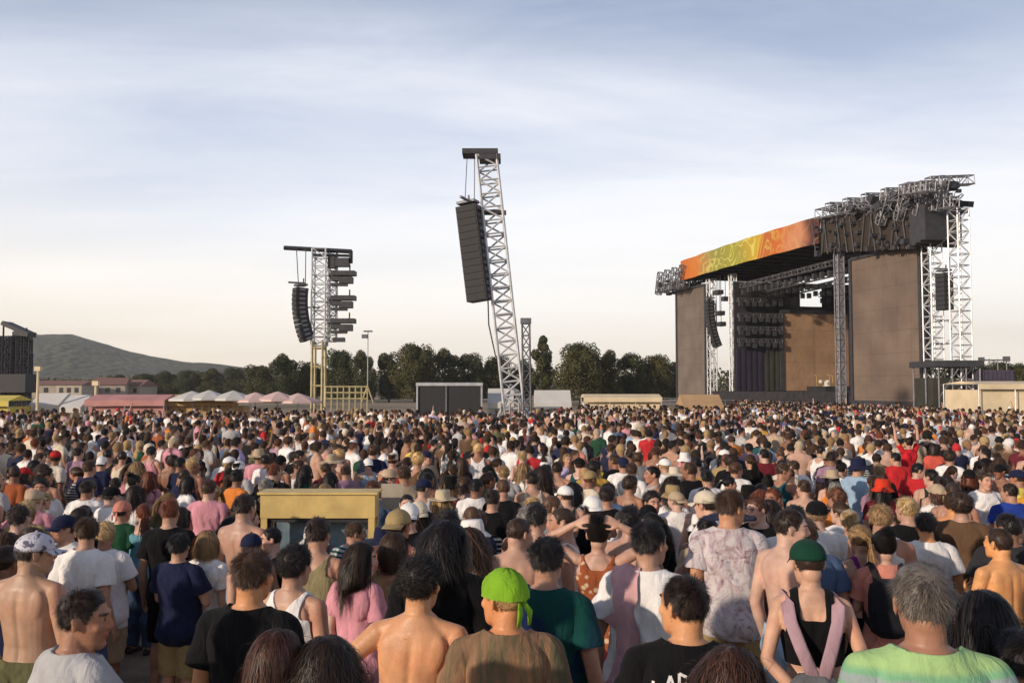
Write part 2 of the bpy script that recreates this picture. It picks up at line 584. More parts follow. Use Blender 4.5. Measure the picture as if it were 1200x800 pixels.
def build_hill():
    prof = [(-500, 330), (-300, 348), (-60, 391), (0, 393), (45, 392), (82, 393), (105, 401), (150, 414), (200, 421), (250, 427), (310, 433), (420, 438), (560, 444), (700, 449), (900, 452)]
    xs = [p[0] for p in prof]
    ys = [p[1] for p in prof]
    nr_, na = 60, 200
    vs, fs = [], []
    for k in range(nr_):
        r = 800 + 900 * k / (nr_ - 1)
        bump = math.exp(-((r - 1250) / 260.0) ** 2)
        for i in range(na):
            pxx = -500 + 1400 * i / (na - 1)
            row = float(np.interp(pxx, xs, ys))
            h = (HOR - row) / FPX * 1250 + ZC
            x = (pxx - 600) / FPX * r
            nz = noise.fractal(Vector((x / 120, r / 120, 3.1)), 1.0, 2.0, 5)
            z = h * bump * (1 + 0.05 * nz * (1 if r < 1220 else 0.3)) + nz * 5.0 * bump - 6 * (1 - bump)
            vs.append((x, r, z))
    for k in range(nr_ - 1):
        for i in range(na - 1):
            fs.append((k * na + i, k * na + i + 1, (k + 1) * na + i + 1, (k + 1) * na + i))
    m = bpy.data.materials.new('wooded_slope')
    m.use_nodes = True
    t = NT(m.node_tree)
    co = t.n('ShaderNodeTexCoord')
    a = t.n('ShaderNodeTexNoise', i_Scale=0.012, i_Detail=8.0, i_Roughness=0.75)
    b = t.n('ShaderNodeTexVoronoi', i_Scale=0.085)
    t.l(co.outputs['Object'], a.inputs[0]); t.l(co.outputs['Object'], b.inputs[0])
    c = t.ramp(a.outputs[0], [(0.35, (0.022, 0.034, 0.018)), (0.5, (0.050, 0.066, 0.030)), (0.62, (0.085, 0.085, 0.050)), (0.72, (0.12, 0.105, 0.065))])
    c = t.mix(0.5, c, t.ramp(b.outputs['Distance'], [(0.0, (1.0, 1.0, 1.0)), (0.7, (0.3, 0.3, 0.3))]), 'MULTIPLY')
    p = t.n('ShaderNodeBsdfPrincipled', i_Roughness=0.95)
    t.l(c, p.inputs['Base Color'])
    bp = t.n('ShaderNodeBump', i_Strength=1.0, i_Distance=6.0)
    t.l(b.outputs['Distance'], bp.inputs['Height']); bp.invert = True; t.l(bp.outputs[0], p.inputs['Normal'])
    o = t.n('ShaderNodeOutputMaterial'); t.l(p.outputs[0], o.inputs[0])
    me = bpy.data.meshes.new('hill')
    me.from_pydata(vs, [], fs)
    me.materials.append(m)
    me.polygons.foreach_set('use_smooth', [True] * len(fs))
    h = bpy.data.objects.new('hill', me)
    COL.objects.link(h)
    tag(h, 'long wooded hill falling away behind the field', 'hill', kind='structure')


build_ground()
build_hill()


# ---------------------------------------------------------------- trees
LEAF = leaf_material('tree_leaves', (0.022, 0.030, 0.012), (0.075, 0.080, 0.030))


def crown_mesh(name, seed, w, h, n_leaf, top=0.5, leaf=0.42):
    """unit-less crown: width w, height h, base at 0; clumps of leaf faces with gaps between them"""
    r = random.Random(seed)
    clumps = []
    for k in range(16):
        z = r.uniform(0.10, 0.95)
        rad = w / 2 * math.sin(math.pi * min(1, max(0.12, (z * 0.86 + 0.10)))) ** 0.6
        a = r.uniform(0, 6.283)
        q = math.sqrt(r.uniform(0, 1)) * rad * 0.8
        cr = r.uniform(0.14, 0.25) * w
        clumps.append((Vector((q * math.cos(a), q * math.sin(a), z * h)), cr))
    clumps.append((Vector((0, 0, h * 0.55)), w * 0.36)); clumps.append((Vector((0, 0, h * 0.30)), w * 0.36)); clumps.append((Vector((0, 0, h * 0.12)), w * 0.34))
    vs, fs = [], []
    for k in range(n_leaf):
        c, cr = r.choice(clumps)
        d = Vector((r.gauss(0, 1), r.gauss(0, 1), r.gauss(0, 1))).normalized()
        p = c + d * cr * (r.uniform(0.45, 1.0) ** 0.5) * r.uniform(0.9, 1.05)
        p.z = max(0.02 * h, p.z)
        nrm = (d + Vector((r.uniform(-.8, .8), r.uniform(-.8, .8), r.uniform(-.4, .9)))).normalized()
        u = nrm.orthogonal().normalized()
        u = Matrix.Rotation(r.uniform(0, 6.28), 3, nrm) @ u
        v = nrm.cross(u)
        s = leaf * r.uniform(0.6, 1.25)
        o = len(vs)
        vs += [tuple(p - u * s * .5), tuple(p + v * s * .32), tuple(p + u * s * .5), tuple(p - v * s * .32)]
        fs.append((o, o + 1, o + 2, o + 3))
    me = bpy.data.meshes.new(name)
    me.from_pydata(vs, [], fs)
    me.materials.append(LEAF)
    return me


def trunk_mesh(h, w, seed):
    r = random.Random(seed)
    mb = MB()
    mb.tube([(0, 0, -0.2), (0.05, 0, h * .12), (0.0, 0.1, h * .3), (0.1, 0, h * .55), (0.05, 0.05, h * .75)], [h * .03, h * .024, h * .02, h * .013, h * .006], 7)
    for k in range(6):
        a = r.uniform(0, 6.28)
        z = h * r.uniform(.2, .5)
        q = w * r.uniform(.2, .36)
        mb.tube([(0.03, 0.03, z), (q * .5 * math.cos(a), q * .5 * math.sin(a), z + h * .1), (q * math.cos(a), q * math.sin(a), z + h * .24)], [h * .011, h * .008, h * .004], 5)
    return mb.mesh('trunk', [BARK], True)


TREES = [dict(c=crown_mesh('crown', 1, 7.4, 8.6, 15000, leaf=.36), t=trunk_mesh(9, 7, 1)),
         dict(c=crown_mesh('crown', 2, 8.6, 8.0, 16000, leaf=.37), t=trunk_mesh(9, 8, 2)),
         dict(c=crown_mesh('crown', 3, 4.0, 9.2, 9000, leaf=.32), t=trunk_mesh(9, 3.5, 3)),
         dict(c=crown_mesh('crown', 4, 7.8, 8.4, 15000, leaf=.36), t=trunk_mesh(9, 7, 4))]


def tree(pxx, row, d, kind, wpx, label, group, cat='tree'):
    p = at(pxx, d)
    tot = zat(row, d) - p.z
    t = TREES[kind]
    o = bpy.data.objects.new('tree', None)
    COL.objects.link(o)
    o.location = p
    sz = tot / 9.3
    width = wpx / FPX * d
    basew = {0: 7.4, 1: 8.6, 2: 4.0, 3: 7.8}[kind]
    o.scale = (width / basew, width / basew, sz)
    o.rotation_euler[2] = rng.uniform(0, 6.28)
    tag(o, label, cat, group)
    c = bpy.data.objects.new('crown', t['c']); COL.objects.link(c); c.parent = o; c.location = (0, 0, .5)
    k = bpy.data.objects.new('trunk', t['t']); COL.objects.link(k); k.parent = o
    return o


TG = 'trees along the far edge of the field'
for a in [
    (302, 428, 190, 1, 46, 'low dark tree just left of the tower with four lamp shelves'),
    (333, 417, 175, 0, 42, 'bushy tree directly left of the poles of the tower with lamp shelves'),
    (362, 424, 180, 3, 40, 'dark tree standing behind the mast of the tower with lamp shelves'),
    (396, 410, 170, 1, 46, 'broad tree just right of the lamp tower, behind its yellow railing'),
    (424, 413, 168, 0, 36, 'rounded tree between the lamp tower and the black board, left one of two'),
    (456, 413, 172, 3, 40, 'rounded tree behind the left end of the black board with white frame'),
    (486, 403, 170, 1, 56, 'tall wide tree above the black board, the highest left of the leaning mast'),
    (522, 411, 175, 0, 46, 'bushy tree above the middle of the black board with white frame'),
    (553, 414, 178, 3, 44, 'bushy tree above the right end of the black board'),
    (584, 417, 180, 1, 40, 'dark tree directly behind the foot of the leaning speaker mast'),
    (611, 424, 185, 0, 36, 'low tree seen through the struts of the leaning speaker mast'),
    (637, 396, 160, 2, 30, 'tall narrow tree just right of the leaning speaker mast'),
    (680, 402, 158, 1, 60, 'large round tree with a domed crown, brownest of the far row'),
    (716, 413, 165, 0, 40, 'tree touching the right side of the large domed tree'),
    (742, 414, 168, 3, 44, 'flat-topped tree midway between the domed tree and the stage'),
    (770, 416, 170, 1, 44, 'flat-topped tree nearest the brown far screen of the stage'),
    (800, 420, 176, 0, 44, 'tree partly hidden behind the brown far screen of the stage'),
]:
    tree(*a[:5], a[5], TG)
for k, (pxx, row) in enumerate([(140, 440), (170, 438), (196, 436), (222, 434), (248, 433), (274, 431)]):
    tree(pxx, row, 260, k % 2, 36, 'small tree under the hill, %s' % ['behind the red roofed houses', 'right beside the red roofed houses', 'above where pink and orange canopies meet', 'third from the lamp tower', 'second from the lamp tower', 'next to the lamp tower'][k], 'low trees under the hill')
for k, (pxx, row) in enumerate([(1120, 424), (1146, 428), (1172, 424), (1196, 426), (1222, 424)]):
    tree(pxx, row, 150, (k * 3) % 4 if (k * 3) % 4 != 2 else 1, 40, 'dark tree right of the stage, %s' % ['showing through the scaffold tower', 'behind the violet container', 'above the left part of the cream marquee', 'above the right part of the cream marquee', 'at the right edge of the field'][k], 'trees right of the stage')
# a far, unbroken belt of wood behind the single trees
mb = MB()
rr = random.Random(5)
vs, fs = [], []
for k in range(40000):
    pxx = rr.uniform(-420, 1700)
    d = rr.uniform(285, 330)
    x = (pxx - 600) / FPX * d
    hmax = 8.6 + 2.0 * noise.noise(Vector((x * .05, 0, 1))) + 1.6 * noise.noise(Vector((x * .17, 0, 4)))
    if pxx < 290:
        hmax *= 0.62
    p = Vector((x, d, -0.6 + hmax * rr.uniform(0, 1)))
    nrm = Vector((rr.gauss(0, 1), -1 + rr.gauss(0, .6), rr.gauss(0.3, .7))).normalized()
    u = nrm.orthogonal().normalized(); u = Matrix.Rotation(rr.uniform(0, 6.28), 3, nrm) @ u
    v = nrm.cross(u); s = rr.uniform(.6, 1.3)
    o = len(vs)
    vs += [tuple(p - u * s * .5), tuple(p + v * s * .4), tuple(p + u * s * .5), tuple(p - v * s * .4)]
    fs.append((o, o + 1, o + 2, o + 3))
me = bpy.data.meshes.new('distant_wood'); me.from_pydata(vs, [], fs); me.materials.append(LEAF)
ob = bpy.data.objects.new('distant_wood', me); COL.objects.link(ob)
tag(ob, 'continuous low belt of distant wood closing the far field', 'wood', kind='stuff')

# ---------------------------------------------------------------- distant houses
RED = pmat('red_roof_tiles', (0.20, 0.10, 0.08), 0.85, 0, 0.25, 1.5)
PALEWALL = pmat('pale_house_wall', (0.36, 0.31, 0.25), 0.9, 0, 0.15, .5)
GLASS = pmat('dark_window_glass', (0.03, 0.035, 0.04), 0.15, 0, 0.2, 2)


def house(pxx, d, wd, dp, wh, rh, label, rot, wall=PALEWALL):
    p = at(pxx, d)
    e = empty('house', p, label, 'house', 'houses under the hill')
    mb = MB(); mb.box(p + Vector((0, 0, wh / 2)), (wd, dp, wh)); mb.build('wall', wall, e)
    mb = MB()
    z = p.z + wh
    hx, hy = wd / 2 + .4, dp / 2 + .4
    mb.add([(p.x - hx, p.y - hy, z), (p.x + hx, p.y - hy, z), (p.x + hx, p.y + hy, z), (p.x - hx, p.y + hy, z), (p.x - hx * .9, p.y, z + rh), (p.x + hx * .9, p.y, z + rh)],
           [(0, 1, 5, 4), (2, 3, 4, 5), (0, 4, 3), (1, 2, 5), (3, 2, 1, 0)])
    rf = mb.build('roof', RED, e)
    mb = MB(); mb.box((p.x + wd * .2, p.y + .5, z + rh), (.8, .8, 1.4)); mb.build('chimney', PALEWALL, rf)
    for i in range(3):
        mb = MB(); mb.box((p.x - wd * .3 + i * wd * .3, p.y - dp / 2 - .02, p.z + wh * .6), (1.1, .1, 1.3)); mb.build('window', GLASS, e)
    e.rotation_euler[2] = rot


house(62, 240, 11, 8, 3.4, 1.2, 'pale distant house with a long low roof, left of the red roofed pair', .1)
house(92, 235, 7, 8, 3.4, 1.1, 'small pale distant house between the long house and the red roofs', -.1)
house(132, 245, 9, 8, 3.4, 2.0, 'distant house with a dark red roof, left one of the pair', .15)
house(160, 250, 8, 8, 3.1, 1.8, 'distant house with a dull red roof, right one of the pair', -.2)

# ---------------------------------------------------------------- stage
SO = Vector((29.2, 100.0, 0.0))
SU = Vector((0.232, -0.973, 0)).normalized()
SV = Vector((0.973, 0.232, 0)).normalized()
SROT = Matrix((SU, SV, Vector((0, 0, 1)))).transposed()
GZ = -0.8


def S(u, v, z):
    return SO + SU * u + SV * v + Vector((0, 0, z))


stage = empty('concert_stage', S(0, 0, GZ), 'huge open air stage with a sloping orange and yellow banner and brown mesh wings', 'stage')


def sbox(mb, u0, u1, v0, v1, z0, z1):
    mb.box(S((u0 + u1) / 2, (v0 + v1) / 2, (z0 + z1) / 2), (u1 - u0, v1 - v0, z1 - z0), SROT)


def split_boxes(src, name, mat, parent):
    """each box of the builder becomes a part of its own"""
    for k in range(0, len(src.v), 8):
        one = MB(); one.add(src.v[k:k + 8], [tuple(i - k for i in f) for f in src.f[k // 8 * 6:k // 8 * 6 + 6]])
        one.build(name, mat, parent)


def striss(mb, a, b, w, d, bays, rc=.06, rb=.035):
    mb.truss(S(*a), S(*b), w, d, bays, rc, rb)


def mesh_cloth(name, base, brick=0.5):
    """dark scrim on scaffolding: panel seams and weave"""
    m = bpy.data.materials.new(name)
    m.use_nodes = True
    t = NT(m.node_tree)
    co = t.n('ShaderNodeTexCoord')
    sp = t.n('ShaderNodeSeparateXYZ')
    t.l(co.outputs['Object'], sp.inputs[0])
    nz = t.n('ShaderNodeTexNoise', i_Scale=0.35, i_Detail=4.0)
    t.l(co.outputs['Object'], nz.inputs[0])
    b = Vector(base)
    c = t.ramp(nz.outputs[0], [(0.3, tuple(b * .8)), (0.7, tuple(b * 1.2))])
    zf = t.math('FRACT', t.math('MULTIPLY', sp.outputs[2], 0.5))
    seam = t.math('LESS_THAN', zf, 0.05)
    c = t.mix(t.math('MULTIPLY', seam, 0.18), c, (0.03, 0.025, 0.02, 1))
    yf = t.math('FRACT', t.math('MULTIPLY', sp.outputs[1], 0.55))
    seam2 = t.math('LESS_THAN', yf, 0.05)
    c = t.mix(t.math('MULTIPLY', seam2, 0.14), c, (0.03, 0.025, 0.02, 1))
    p = t.n('ShaderNodeBsdfPrincipled', i_Roughness=0.85)
    p.inputs['Specular IOR Level'].default_value = 0.2
    t.l(c, p.inputs['Base Color'])
    fn = t.n('ShaderNodeTexNoise', i_Scale=1.4, i_Detail=4.0)
    t.l(co.outputs['Object'], fn.inputs[0])
    bp = t.n('ShaderNodeBump', i_Strength=0.4, i_Distance=0.15)
    t.l(fn.outputs[0], bp.inputs['Height']); t.l(bp.outputs[0], p.inputs['Normal'])
    o = t.n('ShaderNodeOutputMaterial'); t.l(p.outputs[0], o.inputs[0])
    return m


SCRIM = mesh_cloth('brown_scrim', (0.165, 0.122, 0.096))
SCRIM2 = mesh_cloth('far_brown_scrim', (0.155, 0.126, 0.104))
TAN = mesh_cloth('tan_backdrop', (0.32, 0.20, 0.12))


def banner_material():
    m = bpy.data.materials.new('orange_yellow_banner')
    m.use_nodes = True
    t = NT(m.node_tree)
    co = t.n('ShaderNodeTexCoord')
    sp = t.n('ShaderNodeSeparateXYZ')
    mpn = t.n('ShaderNodeMapping')
    mpn.inputs['Rotation'].default_value = (0, 0, math.atan2(0.973, 0.232))
    t.l(co.outputs['Object'], mpn.inputs[0])
    t.l(mpn.outputs[0], sp.inputs[0])
    u = t.math('DIVIDE', t.math('ADD', sp.outputs[0], 22.0), 33.0)
    nz = t.n('ShaderNodeTexNoise', i_Scale=0.20, i_Detail=1.5, i_Distortion=0.8)
    t.l(co.outputs['Object'], nz.inputs[0])
    uu = t.math('ADD', u, t.math('MULTIPLY', t.math('SUBTRACT', nz.outputs[0], 0.5), 0.22))
    c = t.ramp(uu, [(0.0, (0.10, 0.02, 0.01)), (0.04, (0.46, 0.11, 0.012)), (0.21, (0.52, 0.17, 0.018)), (0.25, (0.36, 0.20, 0.06)), (0.33, (0.24, 0.23, 0.045)),
                    (0.50, (0.27, 0.26, 0.03)), (0.66, (0.50, 0.31, 0.02)), (0.70, (0.44, 0.12, 0.012)), (0.82, (0.46, 0.11, 0.012)), (0.93, (0.52, 0.22, 0.11)), (1.0, (0.08, 0.02, 0.015))])
    # loops of paler paint along the middle of the banner
    w2 = t.n('ShaderNodeTexNoise', i_Scale=0.42, i_Detail=0.5, i_Distortion=1.6)
    t.l(co.outputs['Object'], w2.inputs[0])
    line = t.ramp(w2.outputs[0], [(0.45, (0, 0, 0)), (0.49, (1, 1, 1)), (0.53, (1, 1, 1)), (0.57, (0, 0, 0))])
    mid = t.ramp(u, [(0.15, (0, 0, 0)), (0.35, (0.7, 0.7, 0.7)), (0.65, (0.7, 0.7, 0.7)), (0.85, (0.15, 0.15, 0.15))])
    k = t.mix(1.0, line, mid, 'MULTIPLY')
    c = t.mix(k, c, (0.60, 0.55, 0.12, 1))
    p = t.n('ShaderNodeBsdfPrincipled', i_Roughness=0.7)
    t.l(c, p.inputs['Base Color'])
    o = t.n('ShaderNodeOutputMaterial'); t.l(p.outputs[0], o.inputs[0])
    return m


BANNER = banner_material()
# deck, roof, walls
mb = MB(); sbox(mb, -15, 4, 0, 17, GZ, 1.7); sbox(mb, 4.01, 15.4, 0, 6, GZ, 1.7); mb.build('deck', DRAPE, stage)
mb = MB()
sbox(mb, -22.5, 4, -1.2, 17, 17.3, 17.9); sbox(mb, 4.01, 11.3, -1.2, 5, 17.3, 17.9)
for k in range(12):
    sbox(mb, -22 + k * 2.7, -21.7 + k * 2.8, -1.0, 17 if k < 9 else 5, 16.9, 17.3)
mb.build('roof', DRAPE, stage)
# the banner bulges a little between its lacing points
mb = MB()
for k in range(33):
    u0, u1 = -20.7 + k, -19.7 + k
    b0 = -1.7 - .10 * math.sin(k * 1.1); b1 = -1.7 - .10 * math.sin((k + 1) * 1.1)
    lift0 = 0.15 * math.sin(math.pi * k / 33); lift1 = 0.15 * math.sin(math.pi * (k + 1) / 33)
    mb.add([S(u0, b0, 16.5 + lift0), S(u1, b1, 16.5 + lift1), S(u1, b1 + .18, 19.25 + lift1), S(u0, b0 + .18, 19.25 + lift0), S(u0, b0 + .12, 16.5 + lift0), S(u1, b1 + .12, 16.5 + lift1), S(u1, b1 + .3, 19.25 + lift1), S(u0, b0 + .3, 19.25 + lift0)],
           [(0, 1, 2, 3), (7, 6, 5, 4), (3, 2, 6, 7), (0, 4, 5, 1)])
ob = mb.build('roof_banner', BANNER, stage)
tag(ob, 'orange and yellow painted banner along the roof edge')
# dark fascia over the near wing, hung with netting, cables and lamps
DARKNET = mesh_cloth('dark_netting', (0.045, 0.034, 0.028))
mb = MB(); 
for k in range(15):
    u0 = 12.4 + k * .93; dz = -k * .11
    sbox(mb, u0, u0 + .918, -1.4, -0.9, 15.5 + dz, 19.0 + dz); sbox(mb, u0, u0 + .918, -0.89, 4, 18.7 + dz, 18.95 + dz)
ob = mb.build('fascia', DARKNET, stage)
mb = MB()
for k in range(46):
    u = rng.uniform(11.6, 26); z = rng.uniform(15.2, 18.6) - (u - 11.4) * .11
    s = rng.uniform(.15, .5)
    sbox(mb, u, u + s, -1.75 - rng.uniform(0, .3), -1.42, z, z + s * rng.uniform(.5, 1.2))
for k in range(14):
    u = 11.8 + k * 1.05
    dz = -(u - 11.4) * .11; mb.beam(S(u, -1.6, 15.5 + dz), S(u + rng.choice((-.6, .6)), -1.6, 18.9 + dz), .06)
mb.build('fascia_lamps', BLACKST, stage)
# roof trusses that stand up over the near end, with the lamps clamped into them
mb = MB(); dk = MB()
for i in range(6):
    v0 = -1.6 + i * 1.0
    striss(mb, (12.5 - i * .3, v0, 19.35), (29.0 - i * .7, v0, 18.5 - i * .12), .9, .9, 13, .07, .045)
for i in range(6):
    u0 = 15.5 + i * 2.8
    striss(mb, (u0, -2.6, 19.5 - i * .15), (u0, 3.5 - .4 * i, 19.7 - i * .12), .7, .7, 5, .06, .04)
for i in range(4):
    striss(mb, (22.5 + i * 2.2, -2.0 + i * .2, 16.6), (24.2 + i * 2.0, -2.2 + i * .2, 19.1), .6, .6, 4, .06, .04)
striss(mb, (27, -3.0, 18.6), (30.8, -3.4, 18.1), .8, .8, 5, .06, .04)
striss(mb, (27, -1.0, 17.2), (31.0, -1.4, 16.9), .8, .8, 5, .06, .04)
for k in range(64):
    u = 13 + 17.5 * rng.random() ** .6
    v = rng.uniform(-2.8, 2.5); z = 19.0 - (u - 12) * .075 + rng.uniform(-.6, .9)
    s = rng.uniform(.25, .8)
    dk.box(S(u, v, z), (s, s * .7, s * rng.uniform(.5, 1.0)), SROT @ Matrix.Rotation(rng.uniform(-.6, .6), 3, 'Y'))
for k in range(3):
    sbox(dk, 26.1 + k * .75, 26.1 + k * .75 + .7, -1.8 - .1 * k, 2.5 - k * .5, 14.1 + k * .12, 17.0 + .12 * k)
for k in range(70):
    u = 15 + 13.5 * rng.random() ** .7; v = rng.uniform(-3.0, 1); z = 18.9 - (u - 12) * .07 + rng.uniform(-.8, .3)
    a_ = S(u, v, z)
    mb.beam(a_, a_ + SU * rng.uniform(-1.2, 1.2) + Vector((0, 0, rng.uniform(-.6, 1.3))) + SV * rng.uniform(-.8, .8), rng.uniform(.03, .06))
mb.build('roof_truss', pmat('worn_truss', (.26, .26, .28), .5, .4, .3, 3), stage)
split_boxes(dk, 'roof_lamp', BLACKST, stage)
# the same at the far end
mb = MB(); dk = MB()
for i in range(3):
    striss(mb, (-28.4 + i * .8, -1.5 + i * 1.7, 16.2 + .5 * i), (-19, -1.5 + i * 1.7, 16.0 + .5 * i), .9, .9, 9, .08, .05)
for i in range(4):
    striss(mb, (-27.4 + i * 2.5, -2, 15.4), (-26.4 + i * 2.5, -2, 18.4), .7, .7, 4, .07, .045)
for k in range(26):
    u = rng.uniform(-28, -18); s = rng.uniform(.3, .7)
    dk.box(S(u, rng.uniform(-2.5, 2), rng.uniform(15.2, 18.2)), (s, s, s * .7), SROT)
mb.build('far_roof_truss', GREYST, stage)
split_boxes(dk, 'roof_lamp', BLACKST, stage)
# wings of brown scrim with their dark frames and the plinths under them
for (u0, u1, top, mat, lab) in ((15.9, 25.3, 14.3, SCRIM, 'near brown scrim wing'), (-24.6, -15.9, 15.4, SCRIM2, 'far brown scrim wing')):
    mb = MB(); sbox(mb, u0, u1, -.35, -.05, 1.0, top)
    ob = mb.build('wing_screen', mat, stage); tag(ob, lab)
    mb = MB()
    sbox(mb, u0 - .35, u0 - .01, -.5, .3, GZ, top + .2); sbox(mb, u1 + .01, u1 + .35, -.5, .3, GZ, top + .2)
    sbox(mb, u0 - .01, u1 + .01, -.5, .3, top + .01, top + .3); sbox(mb, u0 - .01, u1 + .01, -.6, .4, .3, .99)
    mb.build('wing_frame', BLACKST, stage)
    mb = MB(); sbox(mb, u0, u1, -.45, 3.0, GZ, .29); mb.build('wing_plinth', DRAPE, stage)
# scaffolding behind the near wing
mb = MB()
for u in (16, 19, 22, 25):
    for v in (.9, 3.0):
        mb.beam(S(u, v, GZ), S(u, v, 13.6), .06)
for z in range(0, 14, 2):
    for v in (.9, 3.0):
        mb.beam(S(16, v, z), S(25, v, z), .05)
    for u in (16, 19, 22, 25):
        mb.beam(S(u, .9, z), S(u, 3.0, z), .05)
mb.build('wing_scaffold', STEEL, stage)
# side wall on the far side of the opening, with the window to the sky left open in it
mb = MB()
sbox(mb, -9.4, -9.0, .3, 9.3, GZ, 15.2); sbox(mb, -9.4, -9.0, 9.3, 12.6, GZ, 12.3); sbox(mb, -9.4, -9.0, 9.3, 12.6, 14.6, 15.2); sbox(mb, -9.4, -9.0, 12.6, 17, GZ, 15.2)
ob = mb.build('side_wall', DRAPE, stage)
mb = MB(); sbox(mb, -8.99, 4, 16.6, 17, GZ, 16.8); mb.build('back_wall', DRAPE, stage)
mb = MB(); sbox(mb, -8.85, -8.65, 6.7, 15.8, 1.75, 11.4); mb.build('backdrop', TAN, stage)
mb = MB(); sbox(mb, -8.8, -8.5, 6.3, 16.2, 11.41, 11.8); sbox(mb, -8.8, -8.5, 6.2, 6.69, 1.75, 11.4); sbox(mb, -8.8, -8.5, 15.81, 16.3, 1.75, 11.4); mb.build('backdrop_frame', BLACKST, stage)
# hanging lamp bars, drapes and amplifier stacks in the opening
mb = MB(); dk = MB()
for i in range(4):
    v = 1 + i * 3.6
    striss(mb, (-8.4, v, 14.6 - .3 * i), (15 if i < 2 else 4, v, 14.9 - .3 * i), .5, .5, 18, .045, .03)
    for k in range(16 if i < 2 else 9):
        u = -8 + k * 1.4
        dk.box(S(u, v, 13.9 - .3 * i + rng.uniform(-.2, .1)), (.4, .4, .6), SROT)
for z in (12.9, 11.0, 9.4, 7.9):
    striss(mb, (-8.5, .5, z), (-8.5, 6.4, z), .4, .4, 6, .045, .03)
    for k in range(7):
        dk.box(S(-8.2, .7 + k * .9, z - .5 + rng.uniform(-.15, .15)), (.4, .5, .6), SROT)
mb.build('lamp_bar', GREYST, stage)
split_boxes(dk, 'stage_lamp', BLACKST, stage)
VIOLET = pmat('violet_drape', (0.022, 0.017, 0.034), 0.9, 0, .3, .8)
mb = MB()
for k in range(10):
    sbox(mb, -8.95, -8.75 - .1 * (k % 2), .4 + k * .38, .4 + (k + 1) * .38 - .01, 1.75, 6.9)
ob = mb.build('stage_drape', VIOLET, stage); tag(ob, 'violet drape at the far front corner')
OLIVE = pmat('olive_drape', (0.035, 0.036, 0.026), 0.9, 0, .3, .8)
mb = MB()
for k in range(5):
    sbox(mb, -8.95, -8.72 - .1 * (k % 2), 4.25 + k * .38, 4.25 + (k + 1) * .38 - .01, 1.75, 9.0)
mb.build('side_drape', OLIVE, stage)
# the pale corner column next to the near wing, lattice behind a light wrap
mb = MB()
mb.truss(S(14.2, -.6, GZ), S(14.2, -.6, 16.6), .66, .66, 16, .055, .035, side=SU)
mb.build('corner_column', GREYST, stage)
mb = MB(); sbox(mb, 13.9, 14.5, -.8, -.3, GZ, 16.4); mb.build('column_wrap', pmat('grey_wrap', (.23, .22, .23), .8, 0, .2, .4), stage)
mb = MB()
mb.truss(S(-15.1, .2, GZ), S(-15.1, .2, 16.2), .9, .9, 14, .08, .05, side=SU)
mb.truss(S(-10.0, .6, GZ), S(-10.0, .6, 16.2), .7, .7, 14, .08, .05, side=SU)
mb.build('far_column', WHITEST, stage)
mb = MB()
for (u, v, z, s) in ((-13.4, .3, 14.0, 1.5), (-12.9, .3, 11.3, 1.2), (-12.6, .3, 9.9, 1.1), (-11.4, .3, 13.0, .8)):
    sbox(mb, u - s / 2, u + s / 2, v - .4, v + .4, z, z + .55)
    mb.beam(S(u, v, z + .5), S(u, v, 16.5), .04)
mb.build('side_lamps', BLACKST, stage)
# near PA wing: two lattice towers with rungs
mb = MB()
mb.truss(S(26.5, 0, GZ), S(26.5, 0, 14.4), 1.1, 1.1, 17, .065, .045, side=SU)
mb.truss(S(29.7, 0, GZ), S(29.7, 0, 16.6), 1.1, 1.1, 19, .065, .045, side=SU)
for z in (2.6, 5.4, 8.2, 11.0, 13.8):
    mb.beam(S(27.0, 0, z), S(29.2, 0, z + (1.1 if z % 2 > 1 else -1.1)), .045)
mb.build('speaker_tower', WHITEST, stage)
# people-height barrier in front of the stage
mb = MB()
for k in range(30):
    u = -26 + k * 1.9
    mb.beam(S(u, -5, GZ), S(u, -5, .75), .04)
mb.beam(S(-26, -5, .75), S(29, -5, .75), .05); mb.beam(S(-26, -5, .2), S(29, -5, .2), .04)
ob = mb.build('crowd_barrier', GREYST); tag(ob, 'long grey steel crowd barrier in front of the big stage', 'barrier')


def cabinet_mesh(wd, dp, h):
    mb = MB()
    mb.mi = 0
    mb.box((0, 0, 0), (wd, dp, h * .96))
    mb.mi = 1
    mb.box((0, -dp / 2 - .02, 0), (wd * .92, .035, h * .80))
    mb.mi = 2
    mb.box((-wd / 2 - .02, 0, 0), (.04, dp * .5, h * .5)); mb.box((wd / 2 + .02, 0, 0), (.04, dp * .5, h * .5))
    return mb.mesh('speaker_cabinet', [BLACKBOX, GRILLE, GREYST])


def line_array(top, n, wd, dp, h, face, tilt0, curve, label, group=None):
    """hung column of loudspeaker cabinets; face = direction the grilles look (xy), curve in radians per box"""
    e = empty('speaker_array', top, label, 'loudspeakers', group)
    e.rotation_euler[2] = math.atan2(face[0], -face[1])
    me = cabinet_mesh(wd, dp, h)
    p = Vector((0, 0, 0)); a = tilt0
    mb = MB(); mb.box((0, 0, .22), (wd * .9, dp * .9, .14)); mb.box((0, -dp * .35, .36), (.12, dp * 1.5, .12)); mb.box((0, dp * .25, .5), (.08, .08, .4))
    me_b = mb.mesh('hanging_bumper', [GREYST]); b = bpy.data.objects.new('hanging_bumper', me_b); COL.objects.link(b); b.parent = e
    for k in range(n):
        dn = Vector((0, math.sin(a) * -1.0, -math.cos(a)))
        c = p + dn * h / 2
        o = bpy.data.objects.new('speaker_cabinet', me); COL.objects.link(o); o.parent = e
        o.location = c; o.rotation_euler[0] = -a
        p = p + dn * h
        a += curve
    return e


